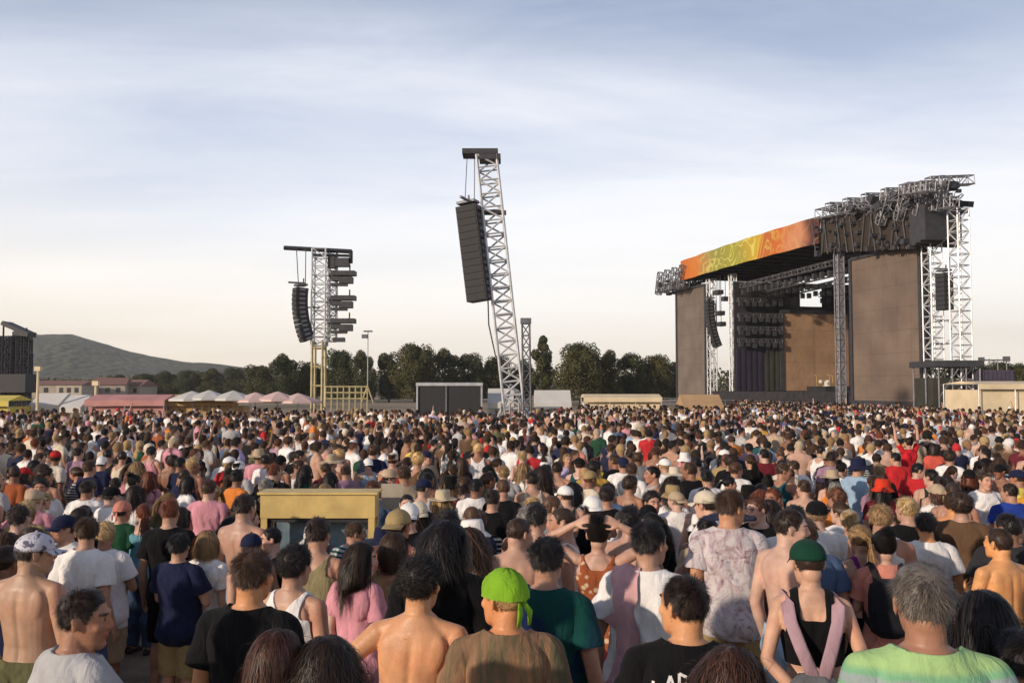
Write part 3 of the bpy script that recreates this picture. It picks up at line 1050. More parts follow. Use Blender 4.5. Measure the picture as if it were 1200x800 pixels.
SF = (-SV).to_2d()
line_array(S(28.15, -.2, 11.6), 8, 1.15, .8, .38, (SF[0], SF[1]), 0, 0.0, 'black loudspeaker column hung in the near scaffold tower of the stage')
line_array(S(-14.4, -.4, 13.4), 14, 1.2, .8, .44, (SF[0], SF[1]), 0.05, -0.035, 'curved black loudspeaker column beside the far brown wing of the stage')

# things standing on the deck
mb = MB()
bk = empty('drum_riser', S(-4.5, 10, 1.7), 'dark riser with drums at the back of the stage deck', 'drum kit')
mb = MB(); sbox(mb, -6.5, -2.5, 8.5, 12, 1.7, 2.3); mb.build('riser', DRAPE, bk)
mb = MB()
for (u, v, z, r_, h_) in ((-4.5, 10, 2.3, .35, .6), (-5.2, 9.6, 2.7, .25, .35), (-3.9, 9.7, 2.7, .25, .35), (-5.6, 10.5, 2.3, .3, .5)):
    p = S(u, v, z); mb.tube([p, p + Vector((0, 0, h_))], r_, 14)
mb.build('drums', pmat('drum_shell', (.55, .5, .42), .4, 0, .1, 4), bk)
mb = MB()
for (u, v) in ((-5.8, 9.4), (-3.2, 9.5), (-4.9, 11)):
    p = S(u, v, 3.6); mb.tube([p, p + Vector((0, 0, .03))], .35, 14); mb.beam(S(u, v, 2.3), p, .02)
mb.build('cymbals', pmat('brass', (.55, .40, .14), .35, .8, .1, 4), bk)

# low structures right of the stage
def scaffold_deck():
    a, b = at(1086, 74), at(1130, 71)
    e = empty('scaffold_platform', at(1108, 72), 'dark scaffold platform beside the near speaker towers', 'platform')
    p = e.location
    wd = (1132 - 1085) / FPX * 72
    mb = MB(); mb.box(p + Vector((0, 0, 4.1 + .8)), (wd + .4, 5, .5)); mb.build('platform_top', BLACKST, e)
    mb = MB()
    for i in range(4):
        for v in (-2.2, 0, 2.2):
            x = p.x - wd / 2 + i * wd / 3
            mb.beam((x, p.y + v, GZ), (x, p.y + v, 4.3), .07)
    for z in (.8, 2.4):
        for v in (-2.2, 2.2):
            mb.beam((p.x - wd / 2, p.y + v, z), (p.x + wd / 2, p.y + v, z), .06)
            mb.beam((p.x - wd / 2, p.y + v, z - 1), (p.x, p.y + v, z + 1.4), .05); mb.beam((p.x + wd / 2, p.y + v, z - 1), (p.x, p.y + v, z + 1.4), .05)
    mb.build('scaffold_frame', GREYST, e)
    mb = MB(); mb.box(p + Vector((0, .6, 2.0)), (wd - .2, 3.2, 3.6)); mb.build('platform_skirt', OLIVE, e)


scaffold_deck()
e = empty('violet_container', at(1151, 72), 'dark violet container with poles along its top, right of the scaffold platform', 'container')
p = e.location
mb = MB(); mb.box(p + Vector((0, 0, 2.2)), (2.9, 4, 4.4))
for k in range(9):
    mb.box(p + Vector((-1.35 + k * .33, -2.03, 2.2)), (.12, .06, 4.2))
mb.build('container_body', pmat('violet_grey', (.06, .05, .08), .7, 0, .2, .8), e)
mb = MB()
for k in range(4):
    mb.beam(p + Vector((-.9 + k * .7, -1.4, 4.4)), p + Vector((-.9 + k * .7, -1.4, 5.3)), .05)
mb.beam(p + Vector((-.9, -1.4, 5.2)), p + Vector((1.2, -1.4, 5.2)), .05)
mb.box(p + Vector((1.2, -1.4, 5.3)), (.4, .4, .4)); mb.box(p + Vector((-.8, -1.4, 5.25)), (.35, .35, .35))
mb.build('railing', GREYST, e)


def marquee(pxx0, pxx1, row, d, dp, mat, name, label, cat, wall=None, pitch=.25, group=None, walls=True):
    c = at((pxx0 + pxx1) / 2, d)
    wd = (pxx1 - pxx0) / FPX * d
    top = zat(row, d)
    e = empty(name, c, label, cat, group)
    eave = top - pitch
    mb = MB()
    n = max(2, int(wd / 2))
    x0, x1 = c.x - wd / 2, c.x + wd / 2
    for k in range(n):
        a, b = x0 + wd * k / n, x0 + wd * (k + 1) / n
        sag = .0
        mb.add([(a, d - dp / 2, eave), (b, d - dp / 2, eave), (b, d, top), (a, d, top), (b, d + dp / 2, eave), (a, d + dp / 2, eave),
                (a, d - dp / 2, eave - .35), (b, d - dp / 2, eave - .35)], [(0, 1, 2, 3), (3, 2, 4, 5), (6, 7, 1, 0)])
    mb.add([(x0, d - dp / 2, eave), (x0, d, top), (x0, d + dp / 2, eave), (x1, d - dp / 2, eave), (x1, d, top), (x1, d + dp / 2, eave)], [(0, 1, 2), (5, 4, 3)])
    mb.build('canopy', mat, e)
    for k in range(n + 1):
        for v in (-1, 1):
            mb = MB()
            mb.beam((x0 + .05 + (wd - .1) * k / n, d + v * (dp / 2 - .08), GZ), (x0 + .05 + (wd - .1) * k / n, d + v * (dp / 2 - .08), eave), .04)
            mb.build('post', STEEL, e)
    if walls:
        mb = MB(); mb.box((c.x, d + .1, (eave - .4 + GZ) / 2), (wd - .2, dp - .5, eave - .4 - GZ)); mb.build('side_cloth', wall or mat, e)
    return e


marquee(1124, 1290, 446.5, 62, 5, CREAM, 'marquee', 'long cream marquee at the right edge beyond the crowd', 'marquee', pitch=.2)
marquee(113, 204, 462, 57, 3, PINK, 'bar_canopy', 'long pink canopy at the left behind the crowd', 'canopy', pitch=.35)
marquee(205, 288, 462, 57.5, 3, ORANGE, 'bar_canopy', 'long orange canopy joined to the right of the pink one', 'canopy', pitch=.35)
marquee(-40, 26, 463, 59, 3, pmat('yellow_cloth', (.62, .50, .10), .85, 0, .15, .8), 'bar_canopy', 'bright yellow canopy at the left edge below the dark tower', 'canopy', pitch=.35)
marquee(48, 82, 460.5, 62, 3, WHITE, 'tent', 'white tent between the yellow canopy and the pink canopy, left of two', 'tent', pitch=.8, group='white tents at the left')
marquee(84, 108, 462.5, 60, 3, WHITE, 'tent', 'smaller white tent touching the left end of the pink canopy', 'tent', pitch=.8, group='white tents at the left')
marquee(572, 602, 455, 58, 3, WHITE, 'tent', 'white peaked tent at the left foot of the leaning mast', 'tent', pitch=.9, group='white tents by the leaning mast')
marquee(626, 668, 457, 62, 3, WHITE, 'tent', 'white peaked tent at the right foot of the leaning mast', 'tent', pitch=.9, group='white tents by the leaning mast')
marquee(682, 772, 461.5, 70, 3, CREAM, 'awning', 'long thin cream awning between the leaning mast and the stage', 'awning', pitch=.25)
marquee(796, 842, 462, 66, 3, pmat('tan_cloth', (.42, .27, .14), .85, 0, .2, .8), 'tent', 'tan tent in front of the far brown wing of the stage', 'tent', pitch=.8)

# parasols over the bars
def parasol(pxx, row, d, label, mat):
    c = at(pxx, d); top = zat(row, d)
    e = empty('parasol', c, label, 'parasol', 'pale parasols behind the crowd')
    mb = MB()
    rg = [[Vector((c.x + r_ * math.cos(i * math.pi / 4), d + r_ * math.sin(i * math.pi / 4), top - dz)) for i in range(8)] for r_, dz in ((1.5, .62), (1.48, .5), (.8, .25), (.05, 0))]
    mb.rings(rg); mb.build('parasol_cloth', mat, e)
    mb = MB(); mb.beam((c.x, d, c.z), (c.x, d, top - .02), .03); mb.build('pole', STEEL, e)


PALEPINK = pmat('pale_pink_cloth', (.62, .44, .40), .85, 0, .15, .8)
parasol(226, 458.0, 56, 'white parasol over the left half of the orange canopy', WHITE)
parasol(246, 457.0, 56, 'white parasol over the middle of the orange canopy', WHITE)
parasol(274, 457.5, 56, 'white parasol over the right end of the orange canopy', WHITE)
parasol(300, 459.5, 56, 'pale pink parasol just right of the orange canopy', PALEPINK)
parasol(326, 458.5, 56, 'pale pink parasol midway between orange canopy and lamp tower', PALEPINK)
parasol(350, 460.5, 56, 'pale pink parasol touching the poles of the lamp tower', PALEPINK)

# black board in a white frame
c = at(527, 56); d = 56
e = empty('display_board', c, 'wide black board in a white frame beyond the crowd', 'board')
w_ = 78 / FPX * d; top = zat(448, d)
mb = MB(); mb.box((c.x, d, (top - .25 + .2) / 2 + .1), (w_ - .3, .3, top - .25 - .2)); mb.build('panel', BLACKBOX, e)
mb = MB(); mb.box((c.x, d - .05, top - .11), (w_, .4, .20))
for s in (-1, 1):
    mb.box((c.x + s * (w_ / 2 - .08), d - .05, (top - .23 + GZ) / 2), (.10, .4, top - .23 - GZ))
mb.build('frame', STEEL, e)
mb = MB(); mb.box((c.x - .2, d - .2, top / 2), (.1, .08, top - .4)); mb.build('mullion', GREYST, e)


# ---------------------------------------------------------------- towers
def leaning_mast():
    d = 50.0
    base, top = Vector(((606 - 600) / FPX * d, d, GZ)), Vector(((570 - 600) / FPX * d, d - .3, zat(181, d)))
    e = empty('speaker_mast', base, 'tall pale lattice mast leaning left with a loudspeaker column', 'mast')
    mb = MB()
    mb.truss(base + Vector((0, 0, .4)), top, 1.12, 1.12, 21, .075, .05, up=(0, 1, 0))
    mb.build('lattice', WHITEST, e)
    mb = MB()
    ax = (top - base).normalized()
    # top arm
    mb.box(top + Vector((-.35, 0, .1)), (2.0, 1.3, .28)); mb.box(top + Vector((.2, 0, -.2)), (1.2, 1.25, .3))
    mb.build('head_arm', BLACKST, e)
    mb = MB()
    p = base.lerp(top, .79)
    mb.box(p + Vector((-.55, -.1, .15)), (2.6, .3, .16)); mb.box(p + Vector((-.55, .3, .15)), (2.6, .2, .16))
    mb.build('array_arm', BLACKST, e)
    mb = MB()
    for dx, dy in ((-1.6, -1.3), (1.3, -1.3), (-1.2, 1.6), (1.6, 1.5)):
        foot = base + Vector((dx, dy, .05))
        mb.beam(foot, base.lerp(top, .20), .07)
        mb.box(foot, (.5, .5, .1))
    mb.build('struts', STEEL, e)
    mb = MB()
    q = Vector(((618 - 600) / FPX * d, d - .6, GZ))
    q2 = Vector(((616 - 600) / FPX * d, d - .6, zat(380, d)))
    mb.truss(q, q2, .42, .42, 10, .05, .03, up=(0, 1, 0))
    mb.box(q2 + Vector((0, 0, .15)), (.6, .6, .3))
    mb.build('hoist_leg', GREYST, e)
    mb = MB()
    for k in range(3):
        mb.beam(base + Vector((-.9 + .5 * k, -.7, .1)), base + Vector((-.9 + .5 * k, -.7, 2.2)), .05)
    mb.box(base + Vector((-.2, -.9, .6)), (2.6, .9, 1.1))
    mb.build('ballast', pmat('concrete', (.35, .33, .30), .9, 0, .15, 2), e)
    a = line_array(Vector(((549 - 600) / FPX * d, d - .6, zat(243, d))), 14, 1.2, .95, .385, (-.35, -1), -0.02, 0.0, 'black loudspeaker column hanging from the leaning lattice mast')
    a.rotation_euler[1] = math.atan2(top.x - base.x, top.z - base.z) * 1.15
    mb = MB()
    lo = Vector(((572 - 600) / FPX * d, d - .6, zat(350, d)))
    mb.tube([lo, lo + Vector((.05, 0, -1.5)), lo + Vector((.42, 0, -3.2)), Vector(((590 - 600) / FPX * d, d - .5, zat(430, d)))], .04, 5)
    mb.build('cable', BLACKST, e); mb = MB()
    mb.tube([Vector(((545 - 600) / FPX * d, d - .6, zat(238, d))), Vector(((547 - 600) / FPX * d, d - .3, zat(185, d)))], .022, 5)
    mb.build('cable', BLACKST, e); mb = MB()
    mb.tube([Vector(((556 - 600) / FPX * d, d - .6, zat(238, d))), Vector(((556 - 600) / FPX * d, d - .3, zat(185, d)))], .022, 5)
    mb.build('cable', BLACKST, e)


leaning_mast()


PALEY = pmat('pale_yellow_paint', (.46, .38, .20), .6, 0, .2, 3)


def lamp_tower():
    d = 62.0
    X = lambda p_: (p_ - 600) / FPX * d
    e = empty('lamp_tower', (X(373), d, GZ), 'slender tower with a long top beam and four black lamp shelves', 'tower')
    mb = MB()
    mb.truss((X(374), d, zat(405, d)), (X(374), d, zat(291, d)), .95, .95, 11, .06, .035, up=(0, 1, 0))
    mb.truss((X(388), d + .4, zat(400, d)), (X(388), d + .4, zat(293, d)), .5, .5, 14, .045, .03, up=(0, 1, 0))
    mb.build('lattice', WHITEST, e)
    mb = MB()
    for pxx in (367.5, 379.5):
        for dy in (-.5, .5):
            mb.beam((X(pxx), d + dy, GZ), (X(pxx), d + dy, zat(400, d)), .09)
    for row in (452, 430, 408):
        mb.beam((X(367.5), d - .5, zat(row, d)), (X(379.5), d - .5, zat(row, d)), .07)
        mb.beam((X(367.5), d + .5, zat(row, d)), (X(379.5), d + .5, zat(row, d)), .07)
    mb.build('pole', PALEY, e)
    mb = MB()
    mb.beam((X(331), d, zat(289.5, d)), (X(411), d, zat(294, d)), .16)
    mb.beam((X(365), d, zat(298, d)), (X(411), d, zat(299, d)), .10)
    mb.beam((X(410), d, zat(293, d)), (X(410), d, zat(308, d)), .14)
    mb.build('top_beam', BLACKST, e)
    mb = MB()
    for row in (320, 349, 376):
        mb.box((X(402), d, zat(row, d)), (X(418) - X(390), .9, .32))
        mb.box((X(405), d, zat(row + 8, d)), (.9, .7, .45)); mb.box((X(393), d, zat(row + 6, d)), (.6, .6, .35))
        mb.box((X(397), d, zat(row + 13, d)), (1.1, .5, .2))
        mb.beam((X(384), d, zat(row + 2, d)), (X(405), d, zat(row + 12, d)), .06)
        mb.beam((X(409), d, zat(row - 10, d)), (X(409), d, zat(row, d)), .05)
    mb.box((X(400), d, zat(307, d)), (1.0, .6, .6)); mb.box((X(388), d, zat(307, d)), (.5, .6, .8)); mb.box((X(397), d, zat(398, d)), (.8, .5, .3))
    mb.build('lamp_shelf', BLACKST, e)
    mb = MB()
    mb.beam((X(347), d - .3, zat(291, d)), (X(350), d - .3, zat(336, d)), .03); mb.build('cable', BLACKST, e); mb = MB(); mb.beam((X(358), d - .3, zat(291, d)), (X(358), d - .3, zat(336, d)), .03)
    mb.build('cable', BLACKST, e); mb = MB(); mb.beam((X(355), d, zat(360, d)), (X(374), d, zat(360, d)), .05)
    mb.build('cable', BLACKST, e)
    line_array(Vector((X(353), d - .4, zat(338, d))), 12, 1.05, .8, .31, (-1.0, -.6), 0.10, -0.045, 'curved black loudspeaker column hanging on the slender lamp tower')
    # yellow railing at its foot
    r_ = empty('railing', (X(405), d - 3, GZ), 'yellow steel railing at the foot of the slender lamp tower', 'railing')
    mb = MB()
    dd = d - 3
    X2 = lambda p_: (p_ - 600) / FPX * dd
    for pxx in range(382, 434, 7):
        mb.beam((X2(pxx), dd, GZ), (X2(pxx), dd, zat(452, dd)), .05)
    for row in (453, 460, 467):
        mb.beam((X2(382), dd, zat(row, dd)), (X2(431), dd, zat(row, dd)), .05)
    mb.beam((X2(431), dd, zat(452, dd)), (X2(438), dd, zat(472, dd)), .05); mb.beam((X2(424), dd, zat(472, dd)), (X2(431), dd, zat(452, dd)), .05)
    mb.build('rails', PALEY, r_)
    # two thin lamp poles beyond
    for pxx, row, lab in ((431, 388, 'thin pale pole with lamps right of the lamp tower'),):
        p_ = at(pxx, 80)
        e2 = empty('lamp_pole', p_, lab, 'pole')
        mb = MB(); mb.beam(p_, (p_.x, 80, zat(row, 80)), .045); mb.build('pole', STEEL, e2)
        mb = MB(); mb.box((p_.x, 80, zat(row, 80)), (.8, .2, .14)); mb.box((p_.x - .3, 80, zat(row + 6, 80)), (.5, .3, .35)); mb.build('lamp_head', GREYST, e2)


lamp_tower()


def left_tower():
    d = 88.0
    X = lambda p_: (p_ - 600) / FPX * d
    e = empty('scaffold_tower', (X(18), d, GZ), 'dark scaffold tower with a slanted roof at the left edge', 'tower')
    mb = MB()
    for pxx in (1, 11, 23, 32):
        mb.truss((X(pxx), d, GZ), (X(pxx), d, zat(394, d)), .5, .5, 12, .07, .045, up=(0, 1, 0))
        mb.truss((X(pxx) * 1.012, d + 1.2, GZ), (X(pxx) * 1.012, d + 1.2, zat(396, d)), .5, .5, 12, .07, .045, up=(0, 1, 0))
    mb.build('lattice', BLACKST, e)
    mb = MB()
    c = Vector((X(17), d + .6, zat(385, d)))
    mb.box(c, (X(36) - X(3), 1.8, .4), Matrix.Rotation(R(24), 3, 'Y'))
    mb.box(c + Vector((.9, -.5, -.5)), (1.4, 1.6, .5), Matrix.Rotation(R(8), 3, 'Y'))
    mb.beam((X(3), d, zat(396, d)), (X(3), d, zat(376, d)), .1); mb.beam((X(30), d, zat(396, d)), (X(30), d, zat(384, d)), .1)
    mb.build('slanted_roof', BLACKST, e)
    mb = MB(); mb.box((X(18), d + .6, zat(414, d)), (X(24) - X(12), .8, 4.4)); mb.box((X(29), d + .6, zat(428, d)), (.6, .8, 2.4))
    mb.build('drape', VIOLET, e)
    mb = MB(); mb.box((X(20), d, zat(449, d)), (X(36) - X(0), 2.4, 1.8)); mb.build('tower_base', BLACKBOX, e)


left_tower()
for pxx, row, lab in ((45, 432, 'thin cream pole right of the dark tower at the left edge'), (113, 449, 'thin cream pole at the left end of the pink canopy')):
    p_ = at(pxx, 58)
    mb = MB(); mb.tube([p_, (p_.x, 58, zat(row, 58))], [.1, .08], 8)
    mb.box((p_.x, 58, zat(row, 58)), (.4, .3, .3))
    ob = mb.build('flood_pole', CREAM, loc=p_); tag(ob, lab, 'pole', 'thin poles at the left')


# ---------------------------------------------------------------- drinks cart in the crowd
def drinks_cart():
    d = 10.3
    X = lambda p_: (p_ - 600) / FPX * d
    c = Vector((X(374), d, ground_z(X(374), d)))
    e = empty('drinks_cart', c, 'yellow kiosk cart with a teal window standing in the crowd', 'kiosk')
    x0, x1 = (308 - 600) / FPX * (d - .32), (441 - 600) / FPX * (d - .32)
    zt, zb = zat(578, d - .32), zat(605, d - .32)
    mb = MB()
    mb.box(((x0 + x1) / 2, d - .32, (zt + zb) / 2), (x1 - x0, .05, zt - zb))
    mb.box((x0 + .025, d - .16, (zt + zb) / 2), (.05, .26, zt - zb)); mb.box((x1 - .025, d - .16, (zt + zb) / 2), (.05, .26, zt - zb))
    mb.box(((x0 + x1) / 2, d - .18, zt + .015), (x1 - x0 + .06, .38, .026))
    mb.build('fascia', YELLOW, e)
    for x in (x0 + .04, x1 - .04):
        for dy in (-.3, -.06):
            mb = MB(); mb.box((x, d + dy, (zb + c.z) / 2), (.07, .07, zb - c.z)); mb.build('post', YELLOW, e)
    mb = MB(); mb.box(((x0 + x1) / 2, d - .05, (zb + c.z + .75) / 2), (x1 - x0 - .2, .03, zb - c.z - .75))
    mb.build('window', pmat('teal_glass', (.16, .23, .27), .3, 0, .4, 4.5, dirt=(.06, .09, .14)), e)
    mb = MB(); mb.box(((x0 + x1) / 2, d - .29, zb - .025), (x1 - x0 - .1, .03, .05)); mb.box((x0 + .10, d - .29, zb - .25), (.05, .03, .42)); mb.build('window_frame', BLACKBOX, e)
    mb = MB(); mb.box(((x0 + x1) / 2, d, c.z + .45), (x1 - x0 - .2, .52, .6)); mb.build('cart_body', YELLOW, e)
    mb = MB(); mb.box(((x0 + x1) / 2, d - .05, c.z + .78), (x1 - x0 - .1, .7, .05)); mb.build('counter', STEEL, e)
    for s in (-1, 1):
        for t in (-1, 1):
            w_ = MB(); q = Vector(((x0 + x1) / 2 + s * .45, d + t * .3, c.z + .13)); w_.tube([q - Vector((0, .03, 0)), q + Vector((0, .03, 0))], .13, 16); w_.build('wheel', BLACKBOX, e)
    # plain board on a pole beside it
    p_ = at(461, d + .3)
    b = empty('board', p_, 'plain beige board on a pole just right of the yellow kiosk', 'board')
    mb = MB(); mb.box((p_.x, p_.y, zat(584, d)), (.26, .03, .30)); mb.build('panel', pmat('beige_board', (.36, .31, .24), .8, 0, .15, 4), b)
    mb = MB(); mb.beam(p_, (p_.x, p_.y + .03, zat(570, d)), .018); mb.build('pole', BLACKST, b)


drinks_cart()

# ---------------------------------------------------------------- evening haze
mb = MB(); mb.box((0, 0, 58), (4840, 4840, 124))
hz = bpy.data.materials.new('haze')
hz.use_nodes = True
t = NT(hz.node_tree)
pv = t.n('ShaderNodeVolumePrincipled', i_Density=0.00021)
pv.inputs['Color'].default_value = (0.95, 0.94, 0.93, 1)
pv.inputs['Anisotropy'].default_value = 0.2
o = t.n('ShaderNodeOutputMaterial'); t.l(pv.outputs[0], o.inputs['Volume'])
ob = mb.build('haze', hz)
tag(ob, 'thin warm evening haze over the whole field', 'haze', kind='stuff')


# ---------------------------------------------------------------- people: bodies
FINE, MID = .0068, .0115
POSES = {   # right side then left side: (elbow, wrist, palm normal) ; coordinates of a 1.76 m person facing +Y
    'down': dict(R=((.245, -.04, 1.13), (.27, .04, .87), (-1, 0, 0)), L=((-.245, -.04, 1.13), (-.27, .05, .87), (1, 0, 0)), yaw=0, pitch=0, lean=0, shift=.02),
    'down_left': dict(R=((.24, -.05, 1.13), (.25, .06, .88), (-1, 0, 0)), L=((-.25, -.02, 1.13), (-.26, .10, .89), (1, 0, 0)), yaw=.75, pitch=.05, lean=.02, shift=-.03),
    'down_right': dict(R=((.25, -.03, 1.13), (.26, .10, .89), (-1, 0, 0)), L=((-.24, -.06, 1.13), (-.25, .04, .88), (1, 0, 0)), yaw=-.8, pitch=-.05, lean=.02, shift=.03),
    'hip': dict(R=((.25, -.04, 1.13), (.28, .06, .88), (-1, 0, 0)), L=((-.43, -.10, 1.19), (-.235, .03, 1.03), (1, .3, 0)), yaw=-.15, pitch=0, lean=0, shift=-.04),
    'folded': dict(R=((.25, .03, 1.15), (.07, .24, 1.16), (0, -1, .2)), L=((-.25, .04, 1.15), (-.08, .27, 1.20), (0, -1, .2)), yaw=.2, pitch=.1, lean=0, shift=.03),
    'drink': dict(R=((.25, .02, 1.14), (.20, .28, 1.20), (-1, .1, 0)), L=((-.25, -.05, 1.13), (-.26, .05, .88), (1, 0, 0)), yaw=-.35, pitch=.05, lean=.02, shift=-.03),
    'phone': dict(R=((.29, .20, 1.50), (.15, .30, 1.74), (0, 1, 0)), L=((-.28, .19, 1.49), (-.14, .30, 1.72), (0, 1, 0)), yaw=0, pitch=.1, lean=-.02, shift=.02),
    'arm_up': dict(R=((.29, .05, 1.69), (.25, .11, 1.95), (0, 1, 0)), L=((-.25, -.03, 1.13), (-.26, .07, .88), (1, 0, 0)), yaw=.1, pitch=.1, lean=0, shift=.02),
    'arms_up': dict(R=((.31, .04, 1.68), (.34, .10, 1.94), (0, 1, 0)), L=((-.31, .05, 1.68), (-.30, .12, 1.94), (0, 1, 0)), yaw=0, pitch=.15, lean=-.02, shift=.0),
    'head': dict(R=((.42, .03, 1.58), (.19, -.03, 1.71), (-1, .3, 0)), L=((-.42, .03, 1.58), (-.19, -.03, 1.71), (1, .3, 0)), yaw=0, pitch=.05, lean=0, shift=.03),
    'behind': dict(R=((.27, -.12, 1.15), (.07, -.21, .98), (0, 1, 0)), L=((-.27, -.12, 1.15), (-.06, -.20, .94), (0, 1, 0)), yaw=.25, pitch=-.1, lean=0, shift=.02),
    'lean': dict(R=((.26, .05, 1.14), (.22, .24, .96), (-1, 0, 0)), L=((-.26, .06, 1.14), (-.22, .26, .98), (1, 0, 0)), yaw=-.2, pitch=-.45, lean=.62, shift=.0),
}
HEADC = Vector((0, .024, 1.626))
NECK0 = Vector((0, -.018, 1.47))


def torso_table(fem):
    if fem:
        return [(.79, .145, .100, 0), (.86, .178, .122, -.008), (.93, .182, .126, -.016), (1.00, .160, .108, -.004), (1.09, .132, .092, .006), (1.18, .138, .098, .008),
                (1.28, .152, .108, .006), (1.36, .158, .104, 0), (1.42, .140, .088, -.01), (1.455, .100, .072, -.015), (1.50, .060, .060, -.015)]
    return [(.79, .145, .100, 0), (.86, .170, .116, -.005), (.93, .174, .120, -.012), (1.02, .160, .108, 0), (1.10, .154, .105, .005), (1.20, .166, .116, .006),
            (1.30, .182, .124, .004), (1.37, .186, .118, 0), (1.43, .165, .098, -.01), (1.468, .115, .078, -.015), (1.51, .068, .066, -.015)]


ARMR = {0: ((.056, .050, .046, .040), (.040, .043, .036, .027)), 1: ((.047, .042, .038, .034), (.034, .036, .030, .024))}
LEGR = ((.090, .082, .070, .056), (.056, .059, .048, .037))


def smooth(t):
    t = min(1.0, max(0.0, t))
    return t * t * (3 - 2 * t)


def lerp_pts(a, b, n, bow=None):
    a, b = Vector(a), Vector(b)
    return [a.lerp(b, k / (n - 1)) for k in range(n)]


def head_matrix(P):
    return Matrix.Translation(NECK0 + Vector((0, .01, .08))) @ Matrix.Rotation(P['yaw'], 4, 'Z') @ Matrix.Rotation(P['pitch'], 4, 'X') @ Matrix.Translation(-(NECK0 + Vector((0, .01, .08)))) @ Matrix.Translation(HEADC)


def spine_bend(P, p):
    """weight shift and forward lean, applied to finished points"""
    x, y, z = p
    x += P['shift'] * math.exp(-((z - .95) / .32) ** 2)
    th = -P['lean'] * smooth((z - .92) / .42)
    y0, z0 = 0.0, .95
    if z > z0:
        c, s = math.cos(th), math.sin(th)
        dy, dz = y - y0, z - z0
        y, z = y0 + dy * c - dz * s, z0 + dy * s + dz * c
    return (x, y, z)


def skeleton(fem, P):
    k = .86 if fem else 1.0
    arms = {}
    for sd, key in ((1, 'R'), (-1, 'L')):
        e, w_, nrm = P[key]
        up = .035 if e[2] > 1.45 else 0.0
        sh = Vector((sd * .183 * k, -.012, 1.415 + up))
        e = Vector(e); w_ = Vector(w_)
        off = Vector((sd * .183 * (k - 1), 0, 0))
        arms[sd] = (sh, e + off, w_ + off, Vector(nrm).normalized())
    return arms


def add_hand(mb, wrist, d, nrm, sd, sc=1.0, curl=.35):
    d = d.normalized()
    n = (nrm - d * nrm.dot(d)).normalized()
    s = d.cross(n) * (1 if sd > 0 else -1)
    # palm
    pal = []
    for t, hw, ht in ((-.015, .024, .019), (.02, .031, .020), (.06, .040, .018), (.092, .041, .014), (.102, .034, .009)):
        c = wrist + d * t * sc
        pal.append([c + s * (math.cos(2 * math.pi * i / 12) * hw * sc) + n * (math.sin(2 * math.pi * i / 12) * ht * sc) for i in range(12)])
    mb.rings(pal)
    for i, ln in enumerate((.070, .079, .073, .057)):
        o = (.031 - .0205 * i) * sc
        root = wrist + d * .086 * sc + s * o
        dd = (d + s * (.20 - .13 * i)).normalized()
        pts = [root, root + dd * .012 * sc]
        a = 0.0
        cur = pts[-1]
        for seg in range(3):
            a += curl * (1 + .12 * i)
            dv = (dd * math.cos(a) + n * math.sin(a)).normalized()
            cur = cur + dv * ln * sc * (.42, .32, .26)[seg]
            pts.append(cur)
        mb.tube(pts, [.0095 * sc, .0095 * sc, .0088 * sc, .008 * sc, .0068 * sc], 8, round_end=True)
    root = wrist + d * .022 * sc + s * .024 * sc
    dv = (d * .62 + s * .68 + n * .30).normalized()
    p1 = root + dv * .038 * sc
    p2 = p1 + (d * .85 + s * .35 + n * .35).normalized() * .030 * sc
    p3 = p2 + (d * .95 + s * .1 + n * .4).normalized() * .024 * sc
    mb.tube([root, p1, p2, p3], [.013 * sc, .0115 * sc, .0098 * sc, .008 * sc], 8, round_end=True)


def add_head(mb, M):
    """cranium, face, nose, brow, lips and ears in the head's own frame, moved by M"""
    h = MB()
    h.ellipsoid((0, -.012, .030), (.076, .096, .090), n=20, m=12)
    rg = []
    for z, rx, ry, cy in ((-.119, .016, .016, .060), (-.112, .030, .028, .050), (-.095, .046, .046, .036), (-.065, .057, .064, .024), (-.03, .064, .076, .014), (.01, .068, .083, .008), (.045, .070, .086, .002)):
        rg.append([Vector((rx * math.copysign(abs(math.cos(a)) ** .85, math.cos(a)), cy + ry * math.copysign(abs(math.sin(a)) ** .9, math.sin(a)), z)) for a in [2 * math.pi * i / 20 for i in range(20)]])
    h.rings(rg)
    h.ellipsoid((0, .088, .034), (.052, .010, .011), n=12, m=6)           # brow
    h.ellipsoid((.038, .062, -.022), (.026, .024, .022)); h.ellipsoid((-.038, .062, -.022), (.026, .024, .022))
    h.tube([(0, .088, .026), (0, .097, .004), (0, .108, -.018), (0, .104, -.028)], [.008, .0095, .0125, .010], 8, round_end=True)
    h.ellipsoid((.011, .097, -.026), (.008, .009, .007)); h.ellipsoid((-.011, .097, -.026), (.008, .009, .007))
    h.ellipsoid((.031, .076, .012), (.0135, .012, .0115)); h.ellipsoid((-.031, .076, .012), (.0135, .012, .0115))
    h.ellipsoid((0, .089, -.052), (.022, .010, .006)); h.ellipsoid((0, .088, -.062), (.020, .010, .0065))
    h.ellipsoid((0, .078, -.098), (.020, .014, .014))
    for sd in (1, -1):
        rot = Matrix.Rotation(sd * .45, 3, 'Z') @ Matrix.Rotation(-.15, 3, 'X')
        h.ellipsoid((sd * .079, -.012, -.004), (.008, .020, .032), rot)
        h.ellipsoid((sd * .085, -.020, .010), (.007, .013, .018), rot)
    h.ellipsoid((0, -.055, -.045), (.052, .045, .055))
    mb.add([M @ Vector(p) for p in h.v], h.f)


